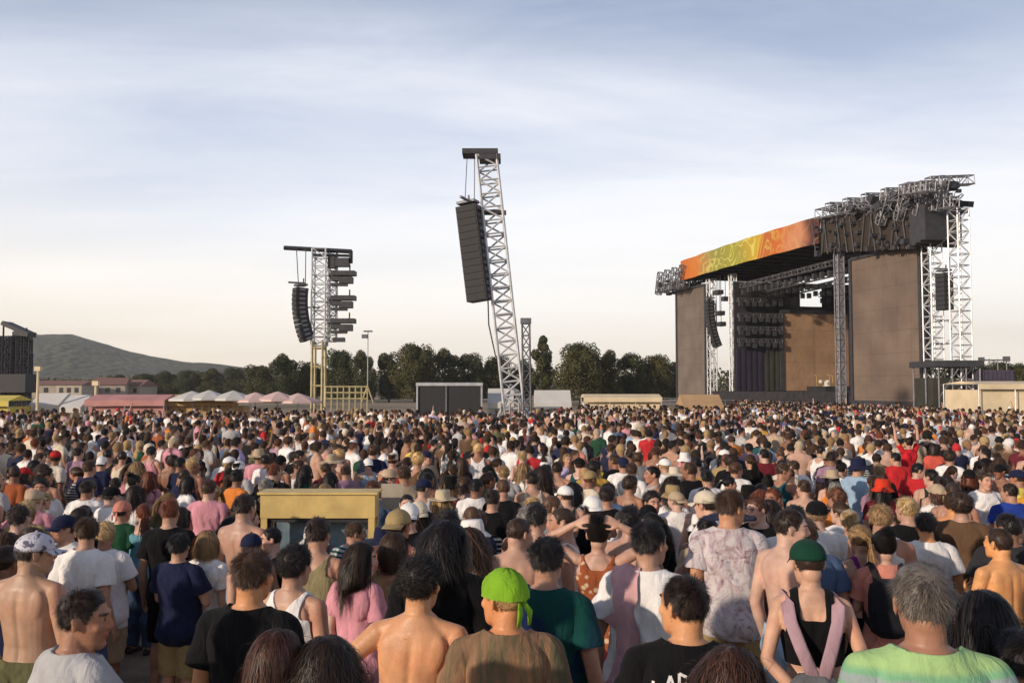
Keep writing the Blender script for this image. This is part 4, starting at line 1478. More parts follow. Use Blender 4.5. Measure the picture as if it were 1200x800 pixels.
def body_parts(fem, P, fine=True):
    mb = MB()
    mb.rings([[Vector((rx * math.copysign(abs(math.cos(a)) ** .86, math.cos(a)), cy + ry * math.copysign(abs(math.sin(a)) ** .9, math.sin(a)), z))
               for a in [2 * math.pi * i / 28 for i in range(28)]] for z, rx, ry, cy in torso_table(fem)])
    M = head_matrix(P)
    nt = M @ Vector((0, -.035, -.055))
    mb.tube([NECK0 + Vector((0, -.004, -.04)), NECK0 + Vector((0, .004, .03)), nt], [.078, .062, .058] if not fem else [.064, .050, .048], 16, round_end=True)
    add_head(mb, M)
    arms = skeleton(fem, P)
    ua, fa = ARMR[1 if fem else 0]
    for sd in (1, -1):
        sh, e, w_, nrm = arms[sd]
        mb.tube(lerp_pts(sh, e, 4), ua, 14, round_end=True)
        mb.tube(lerp_pts(e, w_, 4), fa, 14, round_end=True)
        d = (w_ - e)
        add_hand(mb, w_, d + nrm * .02, nrm, sd, .92 if fem else 1.0)
        # trapezius / shoulder cap
        mb.tube([Vector((sd * .03, -.025, 1.485)), Vector((sd * .10, -.02, 1.448)), sh + Vector((0, 0, .005))], [.040, .043, .048] if not fem else [.034, .036, .040], 12, round_end=True)
        if not fem:
            mb.ellipsoid((sd * .082, .085, 1.325), (.078, .040, .055))
        else:
            mb.ellipsoid((sd * .070, .088, 1.265), (.060, .056, .058))
        mb.ellipsoid((sd * .084, -.078, 1.335), (.072, .034, .105), Matrix.Rotation(sd * .3, 3, 'Y'))
        mb.ellipsoid((sd * .070, -.088, .90), (.078, .062, .080))
        hip, kn, an = Vector((sd * .088, 0, .84)), Vector((sd * .098, .015, .48)), Vector((sd * .105, -.015, .09))
        mb.tube(lerp_pts(hip, kn, 4), LEGR[0], 14, round_end=True)
        mb.tube(lerp_pts(kn, an, 4), LEGR[1], 14, round_end=True)
        mb.ellipsoid((sd * .10, -.035, .36), (.048, .05, .10))
        foot = []
        for y, hw, hh in ((-.085, .02, .025), (-.065, .036, .045), (0, .038, .06), (.07, .046, .042), (.13, .048, .030), (.165, .034, .020)):
            foot.append([Vector((sd * (.108 + .05 * max(0, y)) + hw * math.cos(a), y, max(0.0, hh * .95 + hh * math.sin(a)))) for a in [2 * math.pi * i / 12 for i in range(12)]])
        mb.rings(foot)
    return mb


def evaluated(me, mods):
    ob = bpy.data.objects.new('tmp', me)
    COL.objects.link(ob)
    for kind, kw in mods:
        m = ob.modifiers.new(kind, kind)
        for k, v in kw.items():
            setattr(m, k, v)
    bpy.context.view_layer.update()
    dg = bpy.context.evaluated_depsgraph_get()
    out = bpy.data.meshes.new_from_object(ob.evaluated_get(dg))
    bpy.data.objects.remove(ob)
    return out


def get_v(me):
    a = np.empty(len(me.vertices) * 3, dtype=np.float32)
    me.vertices.foreach_get('co', a)
    return a.reshape(-1, 3).astype(np.float64)


def get_n(me):
    a = np.empty(len(me.vertices) * 3, dtype=np.float32)
    me.vertex_normals.foreach_get('vector', a)
    return a.reshape(-1, 3).astype(np.float64)


def get_f(me):
    """faces as an (n,4) array; triangles repeat their last corner"""
    n = len(me.polygons)
    tot = np.empty(n, dtype=np.int32); me.polygons.foreach_get('loop_total', tot)
    st = np.empty(n, dtype=np.int32); me.polygons.foreach_get('loop_start', st)
    li = np.empty(len(me.loops), dtype=np.int32); me.loops.foreach_get('vertex_index', li)
    idx = st[:, None] + np.minimum(np.arange(4)[None, :], tot[:, None] - 1)
    return li[idx]


def new_mesh(name, V, F, mats, smooth_=True):
    """mesh from arrays; F (n,4) with triangles marked by a repeated corner"""
    me = bpy.data.meshes.new(name)
    tri = F[:, 3] == F[:, 2]
    tot = np.where(tri, 3, 4).astype(np.int32)
    st = np.concatenate(([0], np.cumsum(tot)[:-1])).astype(np.int32)
    keep = np.ones(F.shape, dtype=bool); keep[:, 3] = ~tri
    li = F[keep].astype(np.int32)
    me.vertices.add(len(V)); me.vertices.foreach_set('co', np.asarray(V, dtype=np.float32).ravel())
    me.loops.add(len(li)); me.loops.foreach_set('vertex_index', li)
    me.polygons.add(len(F)); me.polygons.foreach_set('loop_start', st)
    try:
        me.polygons.foreach_set('loop_total', tot)
    except Exception:
        pass
    if smooth_:
        me.polygons.foreach_set('use_smooth', np.ones(len(F), dtype=bool))
    for m in mats:
        me.materials.append(m)
    me.update(calc_edges=True)
    me.validate()
    return me


def seg_dist(V, a, b):
    a = np.array(a); b = np.array(b)
    ab = b - a
    t = np.clip(((V - a) @ ab) / (ab @ ab), 0, 1)
    return np.linalg.norm(V - (a + t[:, None] * ab), axis=1), t


# regions of the body's skin
TORSO, NECK, HEAD, UARM, FARM, HAND, THIGH, SHIN, FOOT = range(9)


def classify(V, fem, P):
    arms = skeleton(fem, P)
    tb = torso_table(fem)
    z = V[:, 2]
    rx = np.interp(z, [t[0] for t in tb], [t[1] for t in tb]); ry = np.interp(z, [t[0] for t in tb], [t[2] for t in tb]); cy = np.interp(z, [t[0] for t in tb], [t[3] for t in tb])
    dt = (np.sqrt((V[:, 0] / rx) ** 2 + ((V[:, 1] - cy) / ry) ** 2) - 1) * np.minimum(rx, ry)
    dt = np.where(z > 1.5, 1, dt); dt = np.where(z < .80, 1, dt)
    for sd in (1, -1):
        d_, _ = seg_dist(V, (sd * .03, -.025, 1.485), arms[sd][0]); dt = np.minimum(dt, d_ - .048)
    D = [dt]
    M = head_matrix(P)
    Mi = np.array(M.inverted())
    L = V @ Mi[:3, :3].T + Mi[:3, 3]
    dn, _ = seg_dist(V, NECK0 + Vector((0, 0, .02)), M @ Vector((0, -.035, -.055)))
    D.append(dn - .058)
    dh = (np.sqrt((L[:, 0] / .08) ** 2 + ((L[:, 1] - .01) / .11) ** 2 + (L[:, 2] / .125) ** 2) - 1) * .09
    D.append(dh)
    ua, fa = ARMR[1 if fem else 0]
    tu = np.zeros(len(V)); tf = np.zeros(len(V))
    DU, DF, DH = [], [], []
    for sd in (1, -1):
        sh, e, w_, nrm = arms[sd]
        d_, t = seg_dist(V, sh, e); DU.append((d_ - np.interp(t, [0, 1], [ua[0], ua[3]]), t))
        d_, t = seg_dist(V, e, w_); DF.append((d_ - np.interp(t, [0, 1], [fa[0], fa[3]]), t))
        dd = (w_ - e).normalized()
        d_, t = seg_dist(V, w_ + dd * .02, w_ + dd * .19); DH.append((d_ - .04, t))
    a = np.minimum(DU[0][0], DU[1][0]); tu = np.where(DU[0][0] < DU[1][0], DU[0][1], DU[1][1]); D.append(a)
    a = np.minimum(DF[0][0], DF[1][0]); tf = np.where(DF[0][0] < DF[1][0], DF[0][1], DF[1][1]); D.append(a)
    D.append(np.minimum(DH[0][0], DH[1][0]))
    T, Sn, Ft = [], [], []
    for sd in (1, -1):
        hip, kn, an = (sd * .088, 0, .84), (sd * .098, .015, .48), (sd * .105, -.015, .09)
        d_, t = seg_dist(V, hip, kn); T.append(d_ - np.interp(t, [0, 1], [.09, .056]))
        d_, t = seg_dist(V, kn, an); Sn.append(d_ - np.interp(t, [0, 1], [.058, .037]))
        d_, t = seg_dist(V, (sd * .108, -.06, .04), (sd * .115, .14, .03)); Ft.append(d_ - .042)
    D += [np.minimum(*T), np.minimum(*Sn), np.minimum(*Ft)]
    reg = np.argmin(np.stack(D, 1), axis=1)
    return reg, tu, tf, L


def tints(V, reg, L):
    """lips (R), brows and irises (G), whites of the eyes (B)"""
    x, y, z = np.abs(L[:, 0]), L[:, 1], L[:, 2]
    hd = reg == HEAD
    c = np.zeros((len(V), 4), dtype=np.float32); c[:, 3] = 1
    front = hd & (y > .05)
    c[:, 0] = np.where(front, np.clip(1.6 - np.sqrt((x / .022) ** 2 + ((z + .057) / .011) ** 2), 0, 1), 0) * (y > .075)
    eye = np.sqrt((x - .031) ** 2 + ((z - .012) * 1.45) ** 2)
    c[:, 2] = np.where(front, np.clip((.0125 - eye) / .004, 0, 1), 0)
    iris = np.sqrt((x - .030) ** 2 + (z - .012) ** 2)
    brow = np.abs(z - .035 + (x - .03) ** 2 * 6)
    c[:, 1] = np.where(front, np.maximum(np.clip((.0085 - iris) / .003, 0, 1), np.clip((.007 - brow) / .003, 0, 1) * (x > .012) * (x < .05)), 0)
    return c


BODY = {}


def body(fem, pose, voxel):
    key = (fem, pose, voxel)
    if key in BODY:
        return BODY[key]
    P = POSES[pose]
    raw = body_parts(fem, P).mesh('raw')
    me = evaluated(raw, [('REMESH', dict(mode='VOXEL', voxel_size=voxel)), ('SMOOTH', dict(factor=.5, iterations=max(2, int(.030 / voxel))))])
    V0 = get_v(me)
    reg, tu, tf, L = classify(V0, fem, P)
    # a furrow along the spine
    f = np.exp(-(V0[:, 0] / .018) ** 2) * ((V0[:, 1] < -.04) & (reg == TORSO)) * np.clip((1.44 - V0[:, 2]) / .1, 0, 1) * np.clip((V0[:, 2] - .95) / .1, 0, 1)
    V0[:, 1] += f * .010
    V = np.array([spine_bend(P, p) for p in V0])
    F = get_f(me)
    m2 = new_mesh('person', V, F, [SKIN, pmat('dark_shoe', (.035, .03, .03), .6)])
    ca = m2.color_attributes.new('feature', 'FLOAT_COLOR', 'POINT')
    ca.data.foreach_set('color', tints(V0, reg, L).ravel())
    shoe = (reg[F] == FOOT).all(1)
    m2.polygons.foreach_set('material_index', shoe.astype(np.int32))
    N = get_n(m2)
    HM = head_matrix(P)
    base = HM @ Vector((0, 0, -.06))
    # the head's own matrix after the lean
    o0 = Vector(spine_bend(P, HM @ Vector((0, 0, 0))))
    rot = Matrix.Rotation(-P['lean'], 4, 'X')
    H2 = Matrix.Translation(o0) @ rot @ HM.to_3x3().to_4x4()
    hands = {}
    for sd, (sh, e, w_, nrm) in skeleton(fem, P).items():
        d = (w_ - e).normalized()
        hands[sd] = (Vector(spine_bend(P, w_ + d * .09 + nrm * .03)), rot.to_3x3() @ d, rot.to_3x3() @ nrm)
    BODY[key] = dict(me=m2, V0=V0, V=V, N=N, F=F, reg=reg, tu=tu, tf=tf, H=H2, hands=hands, fem=fem, key=key)
    return BODY[key]


def laplace(V, E, n, fac, fixed):
    a, b = E[:, 0], E[:, 1]
    deg = np.bincount(np.concatenate((a, b)), minlength=len(V)).astype(float)
    deg[deg == 0] = 1
    for _ in range(n):
        acc = np.zeros_like(V)
        for k in range(3):
            acc[:, k] = np.bincount(a, weights=V[b, k], minlength=len(V)) + np.bincount(b, weights=V[a, k], minlength=len(V))
        avg = acc / deg[:, None]
        V = V + (avg - V) * fac * (~fixed)[:, None]
    return V


GARMENTS = {}


def garment(B, kind, seed=0):
    key = (B['key'], kind, seed)
    if key in GARMENTS:
        return GARMENTS[key]
    V0, V, N, F, reg, tu, tf = B['V0'], B['V'], B['N'], B['F'], B['reg'], B['tu'], B['tf']
    x, y, z = V0[:, 0], V0[:, 1], V0[:, 2]
    rn = np.sqrt(x ** 2 + (y + .018) ** 2)
    upper = (reg == TORSO) | ((reg == NECK) & (z < 1.52))
    zcol = 1.500 - .42 * np.clip(y + .02, 0, 1)
    low = (reg == THIGH) & (z > .74)
    if kind == 'tshirt':
        hem = .80
        m = ((upper & (z > hem) & ~((z > zcol) & (rn < .105))) | (low & (z > hem)) | ((reg == UARM) & (tu < .66)))
    elif kind == 'longsleeve':
        hem = .79
        m = ((upper & (z > hem) & ~((z > zcol) & (rn < .105))) | (low & (z > hem)) | (reg == UARM) | ((reg == FARM) & (tf < .93)))
    elif kind == 'tank':
        hem = .82
        m = (upper & (z > hem) & ~((z > 1.40) & (rn < .098)) & (reg == TORSO) & ~((z > 1.36) & (np.abs(x) > .135)) & ~((y < 0) & (z > 1.37) & (np.abs(x) > .12))) | (low & (z > hem))
    elif kind == 'crop':
        hem = 1.12
        m = (upper & (z > hem) & (z < 1.36)) | (upper & (z >= 1.36) & (np.abs(np.abs(x) - .085) < .022))
    elif kind == 'shorts':
        hem = .50
        m = ((reg == TORSO) & (z < 1.02)) | ((reg == THIGH) & (z > hem)) | ((reg == SHIN) & (z > hem))
    elif kind == 'trousers':
        hem = .09
        m = ((reg == TORSO) & (z < 1.02)) | (reg == THIGH) | ((reg == SHIN) & (z > hem)) | ((reg == FOOT) & (z > .105))
    fm = m[F].all(1)
    Fs = F[fm]
    used = np.unique(Fs)
    mp_ = -np.ones(len(V), dtype=np.int64); mp_[used] = np.arange(len(used))
    Fs = mp_[Fs]
    v, n = V[used], N[used]
    z_, r_, tu_ = z[used], reg[used], tu[used]
    off = np.full(len(used), .010)
    if kind in ('tshirt', 'longsleeve', 'tank'):
        loose = np.clip((1.30 - z_) / .4, 0, 1) * (r_ == TORSO)
        off = off + .012 * loose + .006
        if kind == 'tshirt':
            off = off + .016 * np.clip((tu_ - .15) / .5, 0, 1) * (r_ == UARM)
        if kind == 'tank':
            off = off - .006
    elif kind in ('shorts', 'trousers'):
        off = off - .002 + .018 * np.clip((.85 - z_) / .3, 0, 1)
    e = np.concatenate((Fs[:, [0, 1]], Fs[:, [1, 2]], Fs[:, [2, 3]], Fs[:, [3, 0]]))
    e = e[e[:, 0] != e[:, 1]]
    es = np.sort(e, axis=1)
    code = es[:, 0] * (len(used) + 1) + es[:, 1]
    uq, first, cnt = np.unique(code, return_index=True, return_counts=True)
    E = es[first]
    bnd = e[np.isin(code, uq[cnt == 1])]
    isb = np.zeros(len(used), dtype=bool); isb[bnd.ravel()] = True
    g = v + n * off[:, None]
    # even out the ragged hem a little, then let the cloth bridge the hollows of the back
    if len(bnd):
        gb = laplace(g, bnd, 12, .5, ~isb)
        g = gb
    vox = B['key'][2]
    it = int((.06 / vox) ** 1.35) if kind in ('tshirt', 'longsleeve', 'tank') else int((.04 / vox) ** 1.2)
    g = laplace(g, E, it, .6, isb)
    lift = ((g - v) * n).sum(1)
    need = np.clip(.006 - lift, 0, None)
    g = g + n * need[:, None]
    # folds
    rs = random.Random(seed * 77 + len(kind))
    ox, oy = rs.uniform(0, 50), rs.uniform(0, 50)
    fold = np.empty(len(g))
    for i, p in enumerate(g):
        q = Vector((p[0] * 7.5 + ox, p[1] * 7.5 + oy, p[2] * 3.2 + p[0] * 2))
        a1 = noise.noise(q)
        a2 = noise.noise(Vector((p[0] * 12 + oy + p[2] * 8, p[1] * 12, p[2] * 5 + ox)))
        fold[i] = (1 - abs(a1) * 2.2) * .013 + (1 - abs(a2) * 2.4) * .008
    amp = 1.0 if kind in ('tshirt', 'longsleeve', 'trousers', 'shorts') else .5
    tight = np.clip((1.46 - z_) / .12, .25, 1)
    g = g + n * (np.maximum(fold, -.004) * amp * tight)[:, None]
    # turn the edges in so that the cloth has a thickness
    bi = np.nonzero(isb)[0]
    im = -np.ones(len(g), dtype=np.int64); im[bi] = len(g) + np.arange(len(bi))
    inner = g[bi] - n[bi] * .014
    rim = np.stack((bnd[:, 1], bnd[:, 0], im[bnd[:, 0]], im[bnd[:, 1]]), 1)
    G = np.concatenate((g, inner)); FF = np.concatenate((Fs, rim))
    me = new_mesh(kind, G, FF, [FAB['plain']])
    GARMENTS[key] = me
    return me


def skirt_mesh(seed, z0=1.0, z1=.55):
    mb = MB()
    rg = []
    for k in range(12):
        t = k / 11
        z = z0 + (z1 - z0) * t
        rg.append([Vector(((.165 + .10 * t + .018 * t * math.sin(i * 1.31 + seed)) * math.cos(2 * math.pi * i / 48), (.13 + .10 * t + .018 * t * math.sin(i * 1.31 + seed)) * math.sin(2 * math.pi * i / 48) - .01, z)) for i in range(48)])
    inner = [[p * 1.0 - Vector((p.x, p.y, 0)).normalized() * .01 for p in rg[-1]], [p - Vector((p.x, p.y, 0)).normalized() * .02 for p in rg[-4]]]
    mb.rings(rg + inner, cap=False)
    return mb.mesh('skirt', [FAB['plain']], True)


# ---------------------------------------------------------------- hair and hats, in the head's frame
CC, CR = Vector((0, -.012, .030)), (.077, .097, .091)


def on_head(az, el, t=0.0):
    d = Vector((math.cos(el) * math.sin(az), math.cos(el) * math.cos(az), math.sin(el)))
    return CC + Vector((d.x * (CR[0] + t), d.y * (CR[1] + t), d.z * (CR[2] + t))), d


def hairline(az, nape):
    """lowest z of the hair at azimuth az (0 = front)"""
    a = abs(az)
    return float(np.interp(a, [0, .55, .95, 1.25, 1.5, 1.75, 2.1, 3.15], [.082, .074, .046, -.008, .028, -.005, nape * .8, nape]))


def hair_mesh(name, style, seed, n_str=1100, wd=1.0, under_hat=False):
    r = random.Random(seed)
    mb = MB()
    nape = {'short': -.062, 'curly': -.07, 'buzz': -.058, 'long': -.08, 'wavy': -.08, 'pony': -.06, 'bun': -.06, 'bob': -.08}[style]
    puff = {'short': .006, 'curly': .018, 'buzz': .003, 'long': .009, 'wavy': .011, 'pony': .006, 'bun': .006, 'bob': .010}[style]
    if under_hat:
        puff = min(puff, .006)
    na, nel = 56, 26
    grid = {}
    for i in range(na):
        az = -math.pi + 2 * math.pi * i / na
        hl = hairline(az, nape)
        for j in range(nel + 1):
            el = -math.pi * .36 + (math.pi * .86) * j / nel
            p, d = on_head(az, el, puff)
            if p.z >= hl - .004:
                edge = min(1.0, max(0.0, (p.z - hl) / .035))
                nz = (noise.noise(Vector(p) * 42 + Vector((seed, 0, 0))) * .005 + noise.noise(Vector(p) * 15 + Vector((seed, 3, 0))) * (.010 if style in ('curly', 'wavy') else .006)) * edge
                nz -= (1 - edge) * (puff + .002)
                if style in ('long', 'wavy', 'bob', 'pony') and abs(p.x) < .02 and p.y > -.06 and p.z > .05:
                    nz -= .005 * (1 - abs(p.x) / .02)
                grid[(i, j)] = (len(mb.v), p + d * nz)
                mb.v.append(tuple(p + d * nz))
    top = len(mb.v)
    p, d = on_head(0, math.pi / 2, puff); mb.v.append(tuple(p))
    for i in range(na):
        i2 = (i + 1) % na
        for j in range(nel):
            q = [grid.get(k) for k in ((i, j), (i2, j), (i2, j + 1), (i, j + 1))]
            if all(q):
                mb.f.append(tuple(k[0] for k in q)); mb.m.append(0)
        q = [grid.get((i, nel)), grid.get((i2, nel))]
        if all(q):
            mb.f.append((q[0][0], q[1][0], top)); mb.m.append(0)
    down = Vector((0, 0, -1))

    def strand(root, d0, nrm, length, segs, w_, drop, wob, hug):
        p, dv = Vector(root), Vector(d0).normalized()
        pts = [p.copy()]
        for k in range(segs):
            dv = (dv + down * drop + Vector((r.gauss(0, wob), r.gauss(0, wob), r.gauss(0, wob * .6)))).normalized()
            p = p + dv * (length / segs)
            if hug:
                q = p - CC
                e = math.sqrt((q.x / (CR[0] + puff)) ** 2 + (q.y / (CR[1] + puff)) ** 2 + (q.z / (CR[2] + puff)) ** 2)
                lim = 1.02 + .06 * r.random()
                if e < lim:
                    p = CC + q * (lim / max(e, .2))
                if p.z < .075 and p.y > .0:        # the face stays clear
                    sx = 1 if p.x >= 0 else -1
                    p.x = sx * max(abs(p.x), .080 + .012 * r.random()); p.y = min(p.y, .052)
                if p.z < -.10:          # neck, shoulders and back
                    if p.z < -.19 and p.y > -.125 and p.y < .03: p.y = -.125 - .012 * r.random()
                    rr_ = math.hypot(p.x, p.y + .03)
                    if rr_ < .078:
                        p.x *= .078 / max(rr_, .01); p.y = -.03 + (p.y + .03) * .078 / max(rr_, .01)
            pts.append(p.copy())
        o = len(mb.v)
        for k, q in enumerate(pts):
            dd = (pts[min(k + 1, segs)] - pts[max(k - 1, 0)]).normalized()
            out = (q - CC).normalized()
            s = dd.cross(out)
            s = s.normalized() if s.length > 1e-4 else Vector((1, 0, 0))
            ww = w_ * wd * (1 - .8 * k / segs)
            mb.v.append(tuple(q - s * ww / 2)); mb.v.append(tuple(q + s * ww / 2))
        for k in range(segs):
            mb.f.append((o + 2 * k, o + 2 * k + 1, o + 2 * k + 3, o + 2 * k + 2)); mb.m.append(0)

    whorl = Vector((.02, -.055, .115))
    clump = [Vector((r.gauss(0, 1), r.gauss(0, 1), r.gauss(0, 1))) for _ in range(97)]
    cnt = 0
    while cnt < n_str:
        az = r.uniform(-math.pi, math.pi); el = math.asin(r.uniform(-.8, 1))
        p, d = on_head(az, el, puff - .003)
        hl = hairline(az, nape)
        if p.z < hl + .002:
            continue
        if under_hat and p.z > .052:
            continue
        cnt += 1
        edge = min(1.0, max(.3, (p.z - hl) / .05))
        flow = (p - whorl); flow = flow - d * flow.dot(d)
        flow = flow.normalized() if flow.length > 1e-4 else Vector((0, 1, 0))
        lock = clump[int(noise.cell(Vector(p) * 34 + Vector((seed, 0, 0))) * 96.9)]
        if style == 'buzz':
            strand(p, d + flow * .6, d, .009, 2, .004, 0, .2, False)
        elif style == 'short':
            strand(p - d * .003 * (1 - edge), flow + d * r.uniform(.08, .55) * edge + lock * .24 + Vector((r.gauss(0, .18), r.gauss(0, .18), r.gauss(0, .18))), d, r.uniform(.018, .044) * edge, 4, .0042, .04, .10, False)
        elif style == 'curly':
            strand(p, d * .9 + lock * .5 + Vector((r.gauss(0, .5), r.gauss(0, .5), r.gauss(0, .5))), d, r.uniform(.024, .046) * edge, 6, .0045, .04, .62, False)
        elif style in ('long', 'wavy', 'bob'):
            side = Vector((1 if p.x >= 0 else -1, -.45, -.1)) if p.y > -.05 else Vector((0, -.3, -1))
            side = side - d * side.dot(d)
            ln = {'long': r.gauss(.36, .06), 'wavy': r.gauss(.32, .06), 'bob': r.gauss(.19, .025)}[style] * (1.0 if p.z > .05 else .8)
            strand(p, side.normalized() + d * .16 + lock * .10, d, max(.08, ln), 12, .0062, .42, {'long': .07, 'wavy': .26, 'bob': .10}[style], True)
        else:
            tie = Vector((0, -.125, .035)) if style == 'pony' else Vector((0, -.085, .105))
            dv = tie - p
            strand(p, dv.normalized() + d * .15, d, min(dv.length, .12), 4, .0055, 0, .06, True)
    if style in ('long', 'wavy', 'bob', 'pony', 'bun') and not under_hat:
        for k in range(60):                                     # loose flyaway hairs
            az = r.uniform(-math.pi, math.pi); el = r.uniform(.2, 1.5)
            p, d = on_head(az, el, puff)
            strand(p, d * .5 + Vector((r.gauss(0, .8), r.gauss(0, .8), .2)), d, r.uniform(.03, .06), 4, .002, .25, .25, False)
    if style == 'pony':
        for k in range(int(n_str * .38)):
            o = Vector((r.gauss(0, .011), -.125 + r.gauss(0, .009), .035 + r.gauss(0, .011)))
            strand(o, Vector((r.gauss(0, .16), -.8, -.1)), Vector((0, -1, 0)), r.gauss(.25, .05), 9, .006, .40, .10, True)
        mb.ellipsoid((0, -.118, .035), (.02, .018, .02))
    if style == 'bun' and not under_hat:
        mb.ellipsoid((0, -.085, .128), (.034, .034, .030))
        for k in range(int(n_str * .38)):
            a = r.uniform(0, 6.28); b = r.uniform(-1, 1.3)
            d = Vector((math.cos(a) * math.cos(b), math.sin(a) * math.cos(b), math.sin(b)))
            strand(Vector((0, -.085, .128)) + Vector((d.x * .034, d.y * .034, d.z * .030)), d.cross(Vector((.2, .3, 1))) + d * .15, d, .045, 5, .006, .0, .4, False)
    return mb.mesh('hair', [HAIR], True)


def cap_mesh(bill=1):
    mb = MB()
    rg = []
    for k in range(12):
        el = -.12 + (math.pi / 2 - .0 + .10) * k / 11
        rg.append([Vector((q.x, q.y, q.z if q.z < CC.z + .03 else CC.z + .03 + (q.z - CC.z - .03) * .86)) for q in [on_head(2 * math.pi * i / 32, min(el, 1.55), .015)[0] + Vector((0, 0, .006)) for i in range(32)]])
    inn = [on_head(2 * math.pi * i / 32, -.10, .010)[0] + Vector((0, 0, .006)) for i in range(32)]
    mb.rings([inn] + rg, cap=False)
    mb.ellipsoid(on_head(0, 1.55, .020)[0] + Vector((0, 0, -.006)), (.008, .008, .006))
    # brim
    vs, fs = [], []
    n = 14
    for lay in (0, -.005):
        for k in range(5):
            t = k / 4
            for i in range(n):
                a = -1.05 + 2.1 * i / (n - 1)
                p, _ = on_head(a, -.10, .015)
                reach = .072 * math.cos(a * .9)
                q = p + Vector((0, reach * t * bill_len(bill), -.012 * t - .022 * t * (math.sin(a) ** 2))) + Vector((0, 0, .008 + lay))
                vs.append(q)
    m = 5 * n
    for k in range(4):
        for i in range(n - 1):
            fs.append((k * n + i, k * n + i + 1, (k + 1) * n + i + 1, (k + 1) * n + i))
            fs.append((m + (k + 1) * n + i, m + (k + 1) * n + i + 1, m + k * n + i + 1, m + k * n + i))
    for i in range(n - 1):
        fs.append((4 * n + i, 4 * n + i + 1, m + 4 * n + i + 1, m + 4 * n + i))
    mb.add(vs, fs)
    me = mb.mesh('cap', [FAB['plain']], True)
    if bill < 0:
        me.transform(Matrix.Translation((0, -.024, 0)) @ Matrix.Rotation(math.pi, 4, 'Z'))
    return me


def bill_len(b):
    return 1.0


def brim_hat(kind):
    mb = MB()
    rg = []
    w = {'bucket': .055, 'sun': .115, 'straw': .095}[kind]
    drop = {'bucket': .055, 'sun': .03, 'straw': .008}[kind]
    for k in range(5):
        t = 1 - k / 4
        rg.append([on_head(2 * math.pi * i / 40, 0.05, .016 + w * t)[0] + Vector((0, 0, -drop * t + .006 * math.sin(i * .9) * t)) for i in range(40)])
    for k in range(1, 7):
        t = k / 6
        rg.append([Vector(((CR[0] + .016) * (1 - .16 * t ** 3) * math.cos(math.pi / 2 - 2 * math.pi * i / 40), CC.y + (CR[1] + .016) * (1 - .16 * t ** 3) * math.sin(math.pi / 2 - 2 * math.pi * i / 40), CC.z + .005 + .105 * t)) for i in range(40)])
    under = [[p - Vector((0, 0, .006)) for p in rg[k]] for k in (4, 2, 0)]
    mb.rings(under + rg, cap=False)
    n = 40
    mb.f.append(tuple(len(mb.v) - n + i for i in range(n))); mb.m.append(0)
    return mb.mesh('hat', [FAB['plain']], True)


def band_mesh():
    mb = MB()
    rg = []
    for k in range(8):
        el = -.10 + 1.62 * k / 7
        rg.append([on_head(2 * math.pi * i / 32, min(el, 1.5), .018 + .004 * math.sin(i * 1.7 + k))[0] for i in range(32)])
    mb.rings(rg, cap=False)
    mb.f.append(tuple(len(mb.v) - 32 + i for i in range(32))); mb.m.append(0)
    for s in (-1, 1):
        mb.tube([(s * .01, -.11, .015), (s * .03, -.135, -.03), (s * .035, -.13, -.085)], [.012, .018, .010], 8, flat=.4)
    return mb.mesh('headscarf', [FAB['plain']], True)


HAIRS, HAIRS_NEAR, HAIRS_HAT = {}, {}, {}
for st in ('short', 'curly', 'buzz', 'long', 'wavy', 'pony', 'bun', 'bob'):
    HAIRS[st] = [hair_mesh('hair', st, 10 + 3 * k, {'long': 1200, 'wavy': 1200, 'buzz': 900}.get(st, 1300), 1.25) for k in range(3 if st in ('short', 'long', 'wavy') else 2)]
    HAIRS_NEAR[st] = [hair_mesh('hair', st, 50 + 3 * k, {'buzz': 4500, 'short': 7000, 'curly': 5200}.get(st, 4600), .42) for k in range(4 if st in ('short', 'curly') else 2)]
    HAIRS_HAT[st] = [hair_mesh('hair', st, 90, 1100, .9, True)]
HATS = {'cap': cap_mesh(1), 'cap_back': cap_mesh(-1), 'bucket': brim_hat('bucket'), 'sun': brim_hat('sun'), 'straw': brim_hat('straw'), 'scarf': band_mesh()}

# ---------------------------------------------------------------- colours with their names
CLOTH = {'black': (.007, .007, .008), 'charcoal': (.03, .03, .034), 'grey': (.20, .20, .21), 'pale grey': (.42, .41, .41), 'white': (.78, .76, .74), 'cream': (.62, .54, .42),
         'navy': (.014, .018, .05), 'denim blue': (.07, .11, .20), 'pale blue': (.30, .42, .55), 'royal blue': (.02, .05, .28), 'teal': (.015, .075, .085), 'dark green': (.012, .06, .03),
         'olive': (.10, .095, .045), 'mint': (.34, .52, .36), 'mustard': (.48, .29, .05), 'yellow': (.66, .52, .10), 'orange': (.62, .20, .04), 'rust': (.32, .09, .035),
         'red': (.48, .025, .03), 'maroon': (.12, .014, .022), 'pink': (.60, .27, .32), 'salmon': (.56, .22, .16), 'mauve': (.33, .20, .27), 'lavender': (.42, .36, .56),
         'purple': (.17, .02, .16), 'beige': (.44, .34, .23), 'brown': (.12, .07, .04), 'khaki': (.34, .25, .12)}
HAIRC = {'black': (.010, .008, .008), 'dark brown': (.022, .013, .009), 'brown': (.050, .027, .015), 'chestnut': (.075, .030, .016), 'auburn': (.12, .035, .015), 'fair': (.24, .15, .07), 'blond': (.38, .26, .12), 'grey': (.17, .16, .15)}
SKINS = [(.52, .33, .245), (.47, .285, .20), (.42, .24, .165), (.34, .18, .115), (.55, .37, .29), (.26, .135, .085), (.45, .28, .21)]
HAIR_WORDS = {'short': 'short %s hair', 'curly': 'curly %s hair', 'buzz': 'cropped %s hair', 'long': 'long straight %s hair', 'wavy': 'long wavy %s hair', 'pony': '%s ponytail', 'bun': '%s hair in a bun', 'bob': '%s bobbed hair'}
